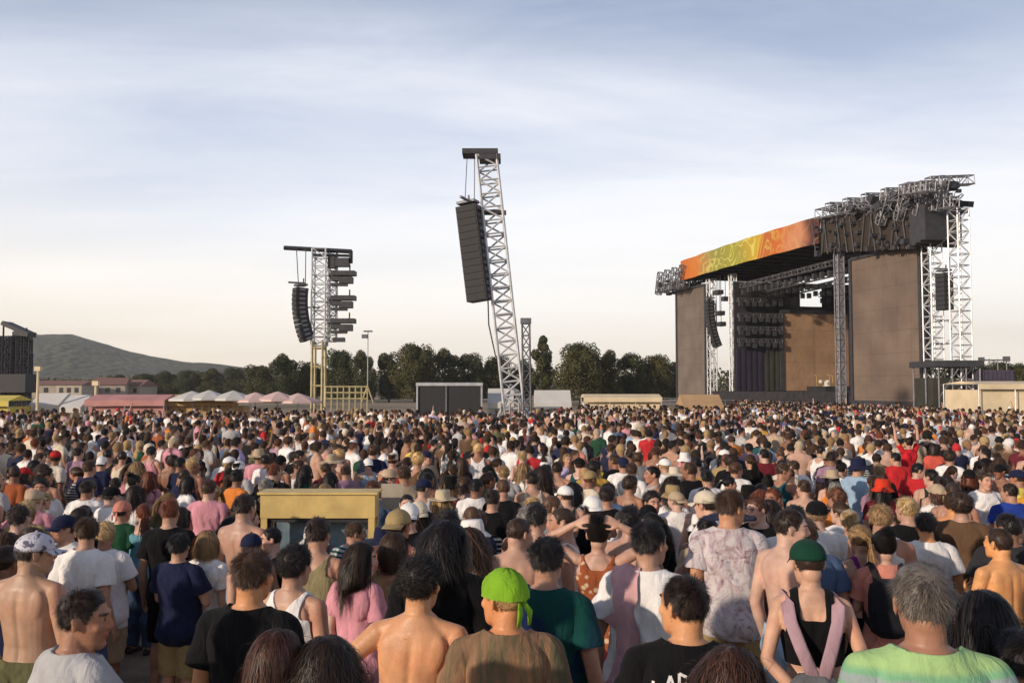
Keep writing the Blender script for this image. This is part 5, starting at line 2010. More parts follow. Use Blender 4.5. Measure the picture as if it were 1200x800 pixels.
HAT_WORDS = {'cap': '%s cap', 'cap_back': 'backward %s cap', 'bucket': '%s bucket hat', 'sun': 'wide %s sun hat', 'straw': '%s straw hat', 'scarf': '%s headscarf'}
TOP_WORDS = {'tshirt': 't-shirt', 'longsleeve': 'long-sleeved top', 'tank': 'tank top', 'crop': 'strappy crop top'}
POSE_WORDS = {'down': '', 'down_left': 'looking left', 'down_right': 'looking right', 'hip': 'left hand on hip', 'folded': 'arms folded', 'drink': 'right forearm raised', 'phone': 'both hands held up in front',
              'arm_up': 'right arm in the air', 'arms_up': 'both arms in the air', 'head': 'hands behind head', 'behind': 'hands behind back', 'lean': 'bending forward'}


def child(name, me, parent, color, mat=None, M=None):
    o = bpy.data.objects.new(name, me)
    COL.objects.link(o)
    o.parent = parent
    o.color = (*color, 1)
    if mat is not None:
        o.material_slots[0].link = 'OBJECT'
        o.material_slots[0].material = mat
    if M is not None:
        o.matrix_local = M
    return o


def person(loc, H, rot, fem, pose, voxel, top=None, topcol='black', pat='plain', bottom='trousers', botcol='denim blue', hair='short', haircol='dark brown', hat=None, hatcol='black', skin=0,
           label='', group='people in the festival crowd', var=0, rgb=None, wide=1.0, hatpat=None):
    B = body(fem, pose, voxel)
    o = bpy.data.objects.new('person', B['me'])
    COL.objects.link(o)
    s = H / 1.745
    o.location = loc
    o.scale = (s * wide, s * wide, s)
    o.rotation_euler[2] = rot
    o.color = (*(skin if isinstance(skin, tuple) else SKINS[skin % len(SKINS)]), 1)
    tag(o, label, 'person', group)
    if bottom == 'skirt':
        child('skirt', SKIRT, o, CLOTH[botcol])
    elif bottom:
        child(bottom, garment(B, bottom, 0), o, CLOTH[botcol])
    if top:
        child({'tshirt': 'shirt', 'longsleeve': 'shirt', 'tank': 'tank_top', 'crop': 'crop_top'}[top], garment(B, top, var % 2), o, rgb or CLOTH[topcol], FAB[pat] if pat != 'plain' else None)
    if hair:
        hs = HAIRS_HAT[hair] if hat else (HAIRS_NEAR[hair] if voxel == FINE else HAIRS[hair])
        child('hair', hs[var % len(hs)], o, HAIRC[haircol] if isinstance(haircol, str) else haircol, None, B['H'])
    if hat:
        child({'cap': 'cap', 'cap_back': 'cap', 'scarf': 'headscarf'}.get(hat, 'hat'), HATS[hat], o, CLOTH[hatcol] if isinstance(hatcol, str) else hatcol, FAB[hatpat] if hatpat else None, B['H'])
    o['_hands'] = 0
    del o['_hands']
    return o, B


SKIRT = skirt_mesh(1)


def spot(pxx, row, H):
    """where a person of height H stands whose head top shows at (pxx, row)"""
    d = 4.0
    for _ in range(40):
        x = (pxx - 600) / FPX * d
        d = max(1.5, (ZC - ground_z(x, d) - H) * FPX / (row - HOR))
    x = (pxx - 600) / FPX * d
    return Vector((x, d, ground_z(x, d)))


def to_stage(p):
    return -math.atan2(29.0 - p.x, 100.0 - p.y)


PLACED = []      # (x, y, depth) of everybody standing so far

# ---------------------------------------------------------------- the people one can tell apart in front


def world_of(o):
    return Matrix.Translation(o.location) @ Matrix.Rotation(o.rotation_euler[2], 4, 'Z') @ Matrix.Diagonal((*o.scale, 1))


def front(pxx, row, H, fem, pose, turn, label, absolute=False, voxel=FINE, **kw):
    p = spot(pxx, row, H)
    # the lean brings the head forward and down
    rot = turn if absolute else to_stage(p) + turn
    o, B = person(p, H, rot, fem, pose, voxel, label=label, **kw)
    PLACED.append((p.x, p.y, p.y))
    return o, B


FRONT = {}
F_ = lambda name, *a, **k: FRONT.__setitem__(name, front(*a, **k))
F_('green', 1076, 661, 1.80, False, 'down', .12, 'grey-haired man in a banded light green t-shirt at the front right', top='tshirt', topcol='mint', pat='bands', hair='short', haircol=(.115, .098, .085), skin=3, var=1, rgb=(.20, .42, .24))
F_('barehip', 493, 654, 1.66, False, 'hip', .10, 'shirtless man with thick black hair and left hand on hip', bottom='shorts', botcol='black', hair='curly', haircol='black', skin=(.62, .33, .17))
F_('lime', 595, 669, 1.64, False, 'down_left', .35, 'man with lime green hair scarf and brown-olive t-shirt', top='tshirt', pat='melange', rgb=(.105, .10, .06), hair='buzz', haircol='fair', hat='scarf', hatcol=(.20, .40, .025), skin=(.60, .27, .12))
F_('jersey', 640, 629, 1.70, False, 'down', -.1, 'man in a dark teal and navy jersey behind the lime green headscarf', top='tshirt', pat='jersey', rgb=(.006, .055, .05), hair='short', haircol='black', skin=2)
F_('profile', 96, 689, 1.62, False, 'down_right', -.35, 'dark-haired man in a pale grey t-shirt turning his face right, front left corner', top='tshirt', topcol='pale grey', hair='short', haircol='dark brown', skin=3, rgb=(.40, .40, .41))
F_('whitecap', 40, 624, 1.73, False, 'down_right', .15, 'shirtless man in a white patterned cap at the left edge', bottom='shorts', botcol='olive', hair='short', haircol='dark brown', hat='cap', hatcol=(.55, .54, .60), hatpat='blotch', skin=(.42, .27, .18))
F_('whiteshirt', 106, 606, 1.74, False, 'down_left', .10, 'man with brown hair in a white t-shirt just right of the white patterned cap', top='tshirt', topcol='white', hair='short', haircol='brown', skin=1, bottom='shorts', botcol='denim blue')
F_('navy', 214, 624, 1.58, False, 'folded', .05, 'person in a navy t-shirt standing right of the bare sandy gap', top='tshirt', topcol='navy', hair='short', haircol='black', skin=1, bottom='shorts', botcol='khaki')
F_('fairwoman', 246, 621, 1.58, True, 'down_left', .1, 'woman with bobbed fair hair in a white printed top', top='tshirt', topcol='white', pat='print', hair='bob', haircol='fair', skin=4)
F_('blacktee', 298, 644, 1.70, False, 'down', .05, 'man with a tanned neck in a black t-shirt left of the white tank top', top='tshirt', topcol='black', hair='short', haircol='brown', skin=(.60, .30, .14))
F_('whitetank', 347, 640, 1.62, False, 'down', -.1, 'young man with thick dark hair in a white tank top', top='tank', topcol='white', hair='curly', haircol='black', skin=1, bottom='shorts', botcol='black')
F_('chestnut', 326, 738, 1.56, True, 'down', -.1, 'woman with reddish brown hair at the bottom edge, below the white tank top', top='tshirt', topcol='black', hair='bob', haircol=(.055, .022, .013), skin=1)
F_('darkhead', 388, 746, 1.54, True, 'down_left', .1, 'woman with dark wavy hair at the bottom edge, left of the shirtless man', top='tank', topcol='charcoal', hair='wavy', haircol='dark brown', skin=2)
F_('strapless', 461, 624, 1.62, True, 'drink', .25, 'woman with a brown bob and beige top standing behind the shirtless man', top='tank', topcol='beige', hair='bob', haircol='brown', skin=(.58, .34, .18), rgb=(.46, .32, .17))
F_('purple', 420, 634, 1.58, True, 'down_right', -.2, 'woman in a pale pink top and purple skirt left of the beige top', top='tshirt', topcol='pink', bottom='skirt', botcol='purple', hair='long', haircol='dark brown', skin=4)
F_('tallblack', 517, 611, 1.76, False, 'down_right', .05, 'big man in a black jacket between the shirtless man and the teal jersey', top='longsleeve', topcol='black', hair='wavy', haircol='black', skin=2, wide=1.05)
F_('blackmid', 577, 573, 1.76, False, 'down', -.05, 'man in a plain black t-shirt seen above the lime green headscarf', top='tshirt', topcol='black', hair='short', haircol='dark brown', skin=1, voxel=MID)
F_('selfie', 700, 607, 1.70, True, 'head', .05, 'woman with a dark bun and hands at her head, in a rust printed top', top='tank', topcol='rust', pat='print', hair='bun', haircol='black', skin=0, bottom='skirt', botcol='maroon')
F_('towel', 757, 611, 1.76, False, 'drink', -.15, 'man in a loose white t-shirt with a pink towel over his shoulder', top='tshirt', topcol='white', hair='short', haircol='black', skin=1, bottom='trousers', botcol='charcoal')
F_('tiedye', 851, 574, 1.915, False, 'down_right', .10, 'tall man in a grey tie-dyed t-shirt and khaki shorts', top='tshirt', pat='tiedye', topcol='pale grey', rgb=(.46, .43, .44), hair='short', haircol='brown', skin=(.52, .28, .16), bottom='shorts', botcol='khaki')
F_('lettered', 803, 675, 1.66, False, 'down_left', .15, 'man with cropped dark hair in a black t-shirt with white marks across the back', top='tshirt', topcol='black', hair='short', haircol='dark brown', skin=(.60, .31, .15))
F_('redbrown', 846, 757, 1.55, True, 'down_right', 0, 'woman with reddish brown hair at the bottom edge, right of the lettered black t-shirt', top='tshirt', topcol='mauve', hair='wavy', haircol=(.05, .022, .014), skin=1)
F_('greencap', 945, 632, 1.70, True, 'behind', .05, 'woman in a dark green cap and low black top with a pale drawstring bag', top='crop', topcol='black', hair='buzz', haircol='dark brown', hat='cap', hatcol=(.008, .045, .028), skin=(.58, .36, .25))
F_('salmon', 1032, 621, 1.66, True, 'folded', 0, 'person in a salmon t-shirt carrying a black backpack', top='tshirt', topcol='salmon', hair='bun', haircol='black', skin=0)
F_('whiteneck', 1081, 600, 1.74, False, 'down', .1, 'man with black hair and tanned neck in a white t-shirt, just above the grey-haired man', top='tshirt', topcol='white', hair='short', haircol='black', skin=(.62, .30, .13))
F_('bareback', 1166, 618, 1.70, False, 'folded', .55, 'shirtless man with a broad sunlit back near the right edge', bottom='shorts', botcol='black', hair='buzz', haircol='dark brown', skin=(.70, .36, .15))
F_('tanned', 1113, 578, 1.76, False, 'down_right', -.1, 'shirtless man with curly brown hair left of the broad sunlit back', bottom='shorts', botcol='navy', hair='curly', haircol='brown', skin=(.62, .29, .12))
F_('blackright', 1150, 692, 1.64, True, 'down_left', .1, 'woman in a black t-shirt just right of the grey-haired man', top='tshirt', topcol='black', hair='long', haircol='black', skin=2)
F_('cornerhead', 1192, 736, 1.56, False, 'down', .2, 'dark-haired man at the bottom right corner in a charcoal t-shirt', top='tshirt', topcol='charcoal', hair='short', haircol='black', skin=3)
F_('facing', 1150, 553, 1.76, False, 'down', math.pi + .1, 'man in a white t-shirt facing the camera near the right edge', absolute=True, top='tshirt', topcol='white', hair='short', haircol='brown', skin=0, voxel=MID)
F_('blueshirt', 1181, 566, 1.72, False, 'down_left', .1, 'man in a royal blue t-shirt beside the man facing the camera', top='tshirt', topcol='royal blue', hair='short', haircol='dark brown', skin=2, voxel=MID)
F_('orangeedge', 1207, 560, 1.72, False, 'down', 0, 'person in a yellow-orange t-shirt cut by the right edge', top='tshirt', topcol='orange', hair='short', haircol='brown', skin=2, voxel=MID, rgb=(.62, .30, .04))
F_('redhat', 1030, 562, 1.74, True, 'down_right', 0, 'person in a red bucket hat and maroon t-shirt', top='tshirt', topcol='maroon', hair='long', haircol='black', hat='bucket', hatcol=(.58, .045, .02), skin=1, voxel=MID)
F_('redarms', 1062, 513, 1.80, True, 'arms_up', .5, 'woman in a bright red t-shirt with both arms in the air', top='tshirt', topcol='red', hair='bun', haircol='dark brown', skin=0, voxel=MID, rgb=(.55, .02, .03))
F_('redtwo', 1048, 530, 1.74, False, 'down_left', .2, 'man in a red t-shirt below the woman in bright red with raised arms', top='tshirt', topcol='red', hair='short', haircol='black', skin=1, voxel=MID)
F_('redthree', 1075, 494, 1.74, True, 'folded', .1, 'woman in a crimson tank top in the red cluster, farthest from the camera', top='tank', topcol='red', hair='wavy', haircol='brown', skin=0, voxel=MID, rgb=(.42, .02, .05))
F_('redfour', 1092, 520, 1.72, True, 'down', -.2, 'woman in a salmon red long-sleeved top right of the raised red arms', top='longsleeve', topcol='salmon', hair='bob', haircol='dark brown', skin=1, voxel=MID, rgb=(.56, .10, .07))
F_('whiteback', 900, 585, 1.72, True, 'folded', 0, 'person in a white t-shirt with wavy dark hair right of the tie-dyed t-shirt', top='tshirt', topcol='white', hair='wavy', haircol='dark brown', skin=1, voxel=MID)
F_('whiteshoulder', 983, 588, 1.70, True, 'down_left', .1, 'person in a white long-sleeved top between the green cap and the red bucket hat', top='longsleeve', topcol='white', hair='pony', haircol='brown', skin=4, voxel=MID)
F_('olive', 374, 606, 1.72, False, 'down', .1, 'man in an olive tank top standing in front of the yellow kiosk', top='tank', topcol='olive', hair='short', haircol='dark brown', skin=1, voxel=MID, rgb=(.26, .22, .12))
F_('greenkid', 146, 587, 1.66, False, 'down', 0, 'person in a dark green t-shirt with red headscarf beyond the sandy gap', top='tshirt', topcol='dark green', hat='scarf', hatcol='salmon', hair='short', haircol='black', skin=1, voxel=MID, bottom='trousers', botcol='black')
F_('bluekid', 172, 590, 1.64, True, 'down_left', .1, 'person in a pale blue tank top beyond the sandy gap', top='tank', topcol='pale blue', hair='pony', haircol='auburn', skin=0, voxel=MID, rgb=(.14, .34, .42))
F_('orangefar', 36, 503, 1.78, False, 'down', 0, 'person dressed in orange standing out in the crowd at the left', top='tshirt', topcol='orange', bottom='trousers', botcol='orange', hair='short', haircol='auburn', skin=0, voxel=MID, rgb=(.50, .13, .03))
F_('pinkwhite', 292, 596, 1.62, True, 'down_right', .1, 'woman with reddish hair in a pink tank top left of the yellow kiosk', top='tank', topcol='pink', hair='bun', haircol='auburn', skin=4, voxel=MID)
F_('straw', 519, 575, 1.70, True, 'down', .1, 'person in a pale straw hat and mauve t-shirt above the big black jacket', top='tshirt', topcol='mauve', hat='straw', hatcol=(.55, .46, .32), hair='long', haircol='blond', skin=0, voxel=MID)
F_('whitecap2', 663, 569, 1.74, False, 'down_left', .2, 'man in a white cap and charcoal tank top, above the woman facing the camera', top='tank', topcol='charcoal', hat='cap', hatcol='white', hair='short', haircol='brown', skin=0, voxel=MID)


# things they carry
def backpack(o, B, label, col, strapcol, sz=1.0, pale=False):
    e = bpy.data.objects.new('backpack', None)
    COL.objects.link(e)
    tag(e, label, 'backpack')
    M = world_of(o)
    e.matrix_world = M @ Matrix.Translation((0, -.12, 1.25))
    lo = Matrix.Translation((0, .12, -1.25))

    def bag(w_, d_, h_, c, name, col_):
        mb = MB()
        rg = []
        for k in range(11):
            t = k / 10
            f = (1 - abs(2 * t - 1) ** 3.2) ** .5 * .35 + .65
            if k in (0, 10): f = .45
            rg.append([Vector((c[0] + w_ / 2 * f * math.copysign(abs(math.cos(a)) ** .55, math.cos(a)), c[1] + d_ / 2 * f * (1.1 - .25 * t) * math.copysign(abs(math.sin(a)) ** .6, math.sin(a)) + .008 * noise.noise(Vector((a * 2, t * 5, 1))), c[2] - h_ / 2 + h_ * t)) for a in [2 * math.pi * i / 28 for i in range(28)]])
        mb.rings(rg)
        me = mb.mesh(name, [FAB['plain']], True); me.transform(lo)
        return child(name, me, e, col_)

    bag(.29 * sz, .15 * sz, .42 * sz, (0, -.205, 1.22), 'bag', col)
    bag(.21 * sz, .06, .18 * sz, (0, -.285, 1.14), 'pocket', tuple(c * .8 for c in col))
    for s in (-1, 1):
        mb = MB()
        pts = [(s * .08, -.16, 1.40), (s * .095, -.10, 1.475), (s * .105, -.02, 1.505), (s * .12, .07, 1.46), (s * .125, .135, 1.34), (s * .15, .10, 1.18), (s * .17, -.02, 1.10), (s * .13, -.15, 1.06)]
        pp = []
        for k in range(len(pts) - 1):
            for q in range(4):
                pp.append(Vector(pts[k]).lerp(Vector(pts[k + 1]), q / 4))
        pp.append(Vector(pts[-1]))
        mb.tube([spine_bend(POSES[B['key'][1]], p) for p in pp], .024, 8, flat=.28, ref=(1, 0, 0) if False else None)
        me = mb.mesh('strap', [FAB['plain']], True); me.transform(lo)
        child('strap', me, e, strapcol)
    return e


backpack(*FRONT['salmon'], 'black backpack on the person in the salmon t-shirt', (.015, .016, .02), (.02, .02, .022))
o, B = FRONT['greencap']
# drawstring bag: two pale mauve cords that run together to a grey sack
e = bpy.data.objects.new('drawstring_bag', None); COL.objects.link(e)
tag(e, 'grey drawstring bag with wide mauve straps on the woman in the green cap', 'bag')
M = world_of(o); e.matrix_world = M @ Matrix.Translation((0, -.15, 1.0))
lo = Matrix.Translation((0, .15, -1.0))
mb = MB()
rg = []
for k in range(12):
    t = k / 11
    f = math.sin(math.pi * (.12 + .80 * t)) ** .6
    rg.append([Vector((.175 * f * math.copysign(abs(math.cos(a)) ** .7, math.cos(a)) + .008 * math.sin(a * 7 + k), -.205 + .07 * f * math.sin(a) + .01 * math.sin(a * 5 + k), .72 + .40 * t)) for a in [2 * math.pi * i / 36 for i in range(36)]])
mb.rings(rg)
me = mb.mesh('sack', [FAB['plain']], True); me.transform(lo); child('sack', me, e, (.13, .135, .15))
for s in (-1, 1):
    mb = MB()
    pts = [(s * .02, -.225, 1.10), (s * .075, -.175, 1.24), (s * .115, -.142, 1.36), (s * .125, -.10, 1.44), (s * .125, -.02, 1.472), (s * .125, .06, 1.44), (s * .12, .10, 1.38)]
    mb.tube([spine_bend(POSES[B['key'][1]], p) for p in pts], .034, 10, flat=.3)
    me = mb.mesh('strap', [FAB['plain']], True); me.transform(lo); child('strap', me, e, (.40, .26, .30))

# pink towel over the shoulder of the man in white
o, B = FRONT['towel']
gm = [c for c in o.children if c.name.startswith('shirt')][0].data
bv = BVHTree.FromPolygons([v.co for v in gm.vertices], [tuple(p.vertices) for p in gm.polygons])
path = [(-.10, .20, 1.20), (-.10, .19, 1.32), (-.10, .12, 1.43), (-.10, .03, 1.52), (-.10, -.07, 1.50), (-.10, -.17, 1.40), (-.10, -.22, 1.28), (-.095, -.23, 1.16), (-.09, -.225, 1.04), (-.09, -.215, .94), (-.09, -.21, .86)]
cols_ = []
for k in range(len(path) * 3 - 2):
    a = Vector(path[min(k // 3, len(path) - 1)]); b = Vector(path[min(k // 3 + 1, len(path) - 1)])
    c = a.lerp(b, (k % 3) / 3)
    row_ = []
    for i in range(9):
        q = c + Vector(((i - 4) * .021, .004 * math.sin(i * 1.4 + k * .2), 0))
        hit, nrm, idx, dist = bv.find_nearest(q)
        if hit is not None and q.z > .95:
            q = hit + nrm * (.012 + .006 * abs(math.sin(i * 1.1 + k * .13)))
        row_.append(q)
    cols_.append(row_)
mb = MB()
nk = len(cols_)
vs = [p for r_ in cols_ for p in r_] + [p + Vector((0, -.004 if k > 12 else .0, .004)) for k, r_ in enumerate(cols_) for p in r_]
fs = []
m_ = nk * 9
for k in range(nk - 1):
    for i in range(8):
        fs.append((k * 9 + i, k * 9 + i + 1, (k + 1) * 9 + i + 1, (k + 1) * 9 + i))
        fs.append((m_ + (k + 1) * 9 + i, m_ + (k + 1) * 9 + i + 1, m_ + k * 9 + i + 1, m_ + k * 9 + i))
    for i in (0, 8):
        fs.append((k * 9 + i, (k + 1) * 9 + i, m_ + (k + 1) * 9 + i, m_ + k * 9 + i))
mb.add(vs, fs)
me = mb.mesh('towel', [FAB['plain']], True)
tw = bpy.data.objects.new('towel', me); COL.objects.link(tw); tw.matrix_world = world_of(o); tw.color = (.62, .36, .37, 1)
tag(tw, 'pale pink towel hanging down the back of the white t-shirt', 'towel')

# white marks across the back of the black t-shirt
o, B = FRONT['lettered']
sh_ = [c for c in o.children if c.name.startswith('shirt')][0]
gm = sh_.data
bv = BVHTree.FromPolygons([v.co for v in gm.vertices], [tuple(p.vertices) for p in gm.polygons])
GLYPH = [[((-1, 1), (-1, -1)), ((-1, -1), (1, -1))], [((-1, -1), (0, 1)), ((0, 1), (1, -1))], [((-1, -1), (-1, 1)), ((-1, 1), (.8, .5)), ((-1, -1), (.8, -.5))],
         [((0, -1), (0, 1))], [((-1, 1), (1, 1)), ((0, 1), (0, -1))], [((-.5, -1), (-.5, 1))]]
for k, cx in enumerate((-.125, -.075, -.025, .025, .075, .12)):
    cz = 1.385 - cx * cx * 2.2
    mb = MB()
    for a, b in GLYPH[k]:
        a = (cx + a[0] * .016, cz + a[1] * .024); b = (cx + b[0] * .016, cz + b[1] * .024)
        dx, dz = b[0] - a[0], b[1] - a[1]
        ln = math.hypot(dx, dz); nx, nz_ = -dz / ln * .0055, dx / ln * .0055
        quad = []
        for t in range(5):
            for s in (-1, 1):
                q = Vector((a[0] + dx * t / 4 + nx * s, -.6, a[1] + dz * t / 4 + nz_ * s))
                hit, nrm, idx, dist = bv.ray_cast(q, Vector((0, 1, 0)))
                quad.append((hit if hit is not None else Vector((q.x, -.15, q.z))) + Vector((0, -.003, 0)))
        mb.add(quad, [(2 * t, 2 * t + 1, 2 * t + 3, 2 * t + 2) for t in range(4)])
    me = mb.mesh('printed_letter', [pmat('white_print', (.6, .6, .6), .8)])
    c = bpy.data.objects.new('printed_letter', me); COL.objects.link(c); c.parent = sh_


# ---------------------------------------------------------------- everybody else
LAND = [(0, 'near the left edge'), (190, 'beyond the sandy gap'), (300, 'left of the yellow kiosk'), (445, 'around the yellow kiosk'), (560, 'left of the leaning mast'), (650, 'below the leaning mast'),
        (780, 'right of the leaning mast'), (900, 'below the far stage wing'), (1000, 'below the stage opening'), (1090, 'below the near stage wing'), (2000, 'below the cream marquee')]


def place_words(pxx):
    for lim, wds in LAND[1:]:
        if pxx < lim:
            break
    return wds if pxx >= 60 else 'near the left edge'


CELL = {}


def ok_here(x, y, r):
    cx, cy = int(x // .8), int(y // .8)
    for i in range(cx - 1, cx + 2):
        for j in range(cy - 1, cy + 2):
            for (a, b) in CELL.get((i, j), ()):
                if (a - x) ** 2 + (b - y) ** 2 < r * r:
                    return False
    return True


def put_here(x, y):
    CELL.setdefault((int(x // .8), int(y // .8)), []).append((x, y))


for (x, y, d) in PLACED:
    put_here(x, y)
DMAX = ([-500, 290, 300, 480, 570, 580, 670, 680, 790, 845, 870, 1080, 1100, 1700], [54.5, 54, 57, 53.5, 53.5, 56, 59, 67, 63, 66, 110, 78, 58, 58])
SUl, SVl = SU.to_2d(), SV.to_2d()
rr = random.Random(42)
NEAR0 = 5.9


def allowed(x, y):
    pxx = 600 + x / y * FPX
    if y > np.interp(pxx, *DMAX):
        return False
    q = Vector((x, y)) - SO.to_2d()
    if q.dot(SVl) > -6.2 and q.dot(SUl) > -34:
        return False
    if abs(pxx - 374) < 85 and 9.6 < y < 11.0:            # the kiosk
        return False
    if 296 < pxx < 452 and y <= 9.7 and not 6.8 < y < 8.5:
        return False
    if 134 < pxx < 192 and y < 11.5:                       # the bare gap
        return False
    if abs(x - .3) < 2.4 and 47.6 < y < 52.6:
        return False
    if abs(x + 13.2) < 2.0 and 58 < y < 63.5:
        return False
    return True


spots = []
for k in range(60000):
    u = rr.random()
    y = math.sqrt(NEAR0 ** 2 + u * (96.0 ** 2 - NEAR0 ** 2)) if k > 9000 else rr.uniform(NEAR0, 24)
    half = .72 * y + 1.5 if y < 40 else .64 * y
    x = rr.uniform(-half, half)
    if y <= 0 or not allowed(x, y):
        continue
    r_ = .50 if y < 9 else (.60 if y < 16 else (.68 if y < 30 else .76))
    if not ok_here(x, y, r_):
        continue
    if y < 9:
        bad = False
        for (a, b, d) in PLACED:
            if y < b + .3 and b < 9 and abs(x / y - a / b) < .34 / y:
                bad = True
                break
        if bad:
            continue
    if 9 <= y < 22:
        if any(b >= 9 and b - 6 < y < b - .1 and abs(x / y - a / b) < .27 / y for (a, b, d) in PLACED):
            continue
    put_here(x, y)
    spots.append((x, y))
spots.sort(key=lambda s: s[1])
inview = [s for s in spots if -30 < 600 + s[0] / s[1] * FPX < 1230]
N_ONE = 300 - len(FRONT)
ones = inview[:N_ONE]
rest = set(spots) - set(ones)
R_ONE = ones[-1][1]

TOPW = [('black', 22), ('charcoal', 5), ('grey', 5), ('pale grey', 8), ('white', 32), ('cream', 5), ('navy', 6), ('denim blue', 3), ('pale blue', 3), ('teal', 2), ('dark green', 2), ('olive', 3), ('mustard', 1.5), ('orange', 1),
        ('rust', 2.5), ('red', 1.6), ('maroon', 2.5), ('pink', 4), ('salmon', 2), ('mauve', 4), ('lavender', 2), ('purple', .5), ('beige', 5), ('brown', 3), ('khaki', 2), ('royal blue', 1.2), ('yellow', .6)]
HAIRW = [('black', 20), ('dark brown', 30), ('brown', 22), ('chestnut', 5), ('auburn', 2), ('fair', 6), ('blond', 4), ('grey', 2)]


def pick(r, w_):
    return r.choices([a for a, b in w_], [b for a, b in w_])[0]


used = {o['label'] for o, B in FRONT.values()}
phones = []
for i, (x, y) in enumerate(ones):
    pxx = 600 + x / y * FPX
    for attempt in range(400):
        fem = rr.random() < .48
        pose = pick(rr, [('down', 22), ('down_left', 16), ('down_right', 16), ('hip', 7), ('folded', 14), ('drink', 12), ('phone', 5), ('arm_up', 3), ('arms_up', 1), ('head', .6), ('behind', 6)] if y > 9.5 else [('down', 26), ('down_left', 18), ('down_right', 18), ('folded', 16), ('drink', 10), ('behind', 6), ('hip', 6)])
        bare = (not fem) and rr.random() < .09
        top = None if bare else pick(rr, [('tshirt', 60), ('tank', 22), ('longsleeve', 8)] + ([('crop', 14)] if fem else []))
        tc = pick(rr, TOPW)
        pat = pick(rr, [('plain', 74), ('striped', 8), ('print', 12), ('melange', 0)]) if top in ('tshirt', 'longsleeve') else 'plain'
        hair = pick(rr, [('long', 26), ('wavy', 20), ('pony', 18), ('bun', 20), ('bob', 12)] if fem else [('short', 62), ('curly', 18), ('buzz', 14), ('wavy', 4), ('bun', 3)])
        hc = pick(rr, HAIRW)
        hat = pick(rr, [(None, 105), ('cap', 7), ('cap_back', 5), ('bucket', 3), ('sun', 2), ('straw', 2), ('scarf', 1.5)])
        htc = pick(rr, [('black', 6), ('white', 6), ('cream', 3), ('beige', 3), ('navy', 2), ('red', 1 if y > 13 else 0), ('khaki', 2), ('olive', 1)]) if hat else None
        if hat == 'straw': htc = 'beige'
        who = 'woman' if fem else 'man'
        a = {'plain': '', 'striped': 'striped ', 'print': 'printed '}[pat]
        wear = ('shirtless ' + who) if bare else '%s in %s %s%s' % (who, ('an ' if tc[0] in 'aeo' and not a else 'a ') + a, tc + ' ', TOP_WORDS[top])
        wear = wear.replace('  ', ' ')
        head = (HAT_WORDS[hat] % htc) if hat else HAIR_WORDS[hair] % hc
        label = wear + (', ' if not bare else ' with ') + head
        if POSE_WORDS[pose]:
            label += ', ' + POSE_WORDS[pose]
        label2 = label + ', ' + place_words(pxx)
        if label2 not in used and len(label2.replace('-', ' ').split()) <= 16:
            if attempt > 60 or label not in used:
                break
    used.add(label2); used.add(label)
    H = rr.gauss(1.66, .055) if fem else rr.gauss(1.76, .06)
    if pose in ('hip',) and rr.random() < .0: pass
    if 290 < pxx < 458 and y < 9.7:
        H = min(H, 1.57)
    loc = Vector((x, y, ground_z(x, y)))
    turn = rr.gauss(0, .38) if rr.random() < .93 else rr.uniform(1.2, 5)
    vox = MID if y > 6.8 else .009
    if fem and rr.random() < .2: bot = 'skirt'
    else: bot = rr.choice(['shorts', 'shorts', 'trousers'])
    o, B = person(loc, min(1.92, max(1.5, H)), to_stage(loc) + turn, fem, pose, vox, top=top, topcol=tc, pat=pat, bottom=bot, botcol=rr.choice(['black', 'denim blue', 'khaki', 'charcoal', 'navy', 'pale blue', 'beige', 'olive']),
                  hair=hair, haircol=hc, hat=hat, hatcol=htc or 'black', skin=rr.randrange(7), label=label2, var=rr.randrange(6), wide=rr.uniform(.95, 1.07))
    if pose in ('phone',) and len(phones) < 9 and rr.random() < .8:
        phones.append((o, B, label2))

# phones held up above the heads
mb = MB(); mb.box((0, 0, 0), (.075, .009, .155)); mb.mi = 1; mb.box((0, -.0056, 0), (.066, .002, .14))
SCREEN = pmat('phone_screen', (.16, .18, .20), .2, 0, .3, 30)
ph_me = mb.mesh('phone', [BLACKBOX, SCREEN])
for o, B, lab in phones:
    hp = (B['hands'][1][0] + B['hands'][-1][0]) / 2
    ph = bpy.data.objects.new('phone', ph_me); COL.objects.link(ph)
    ph.matrix_world = world_of(o) @ Matrix.Translation(hp + Vector((0, .012, .05))) @ Matrix.Rotation(-.15, 4, 'X')
    tag(ph, ('dark phone of the ' + lab.split(', both')[0].replace(', ', ' with ', 1))[:110], 'phone', 'phones held up in the crowd')

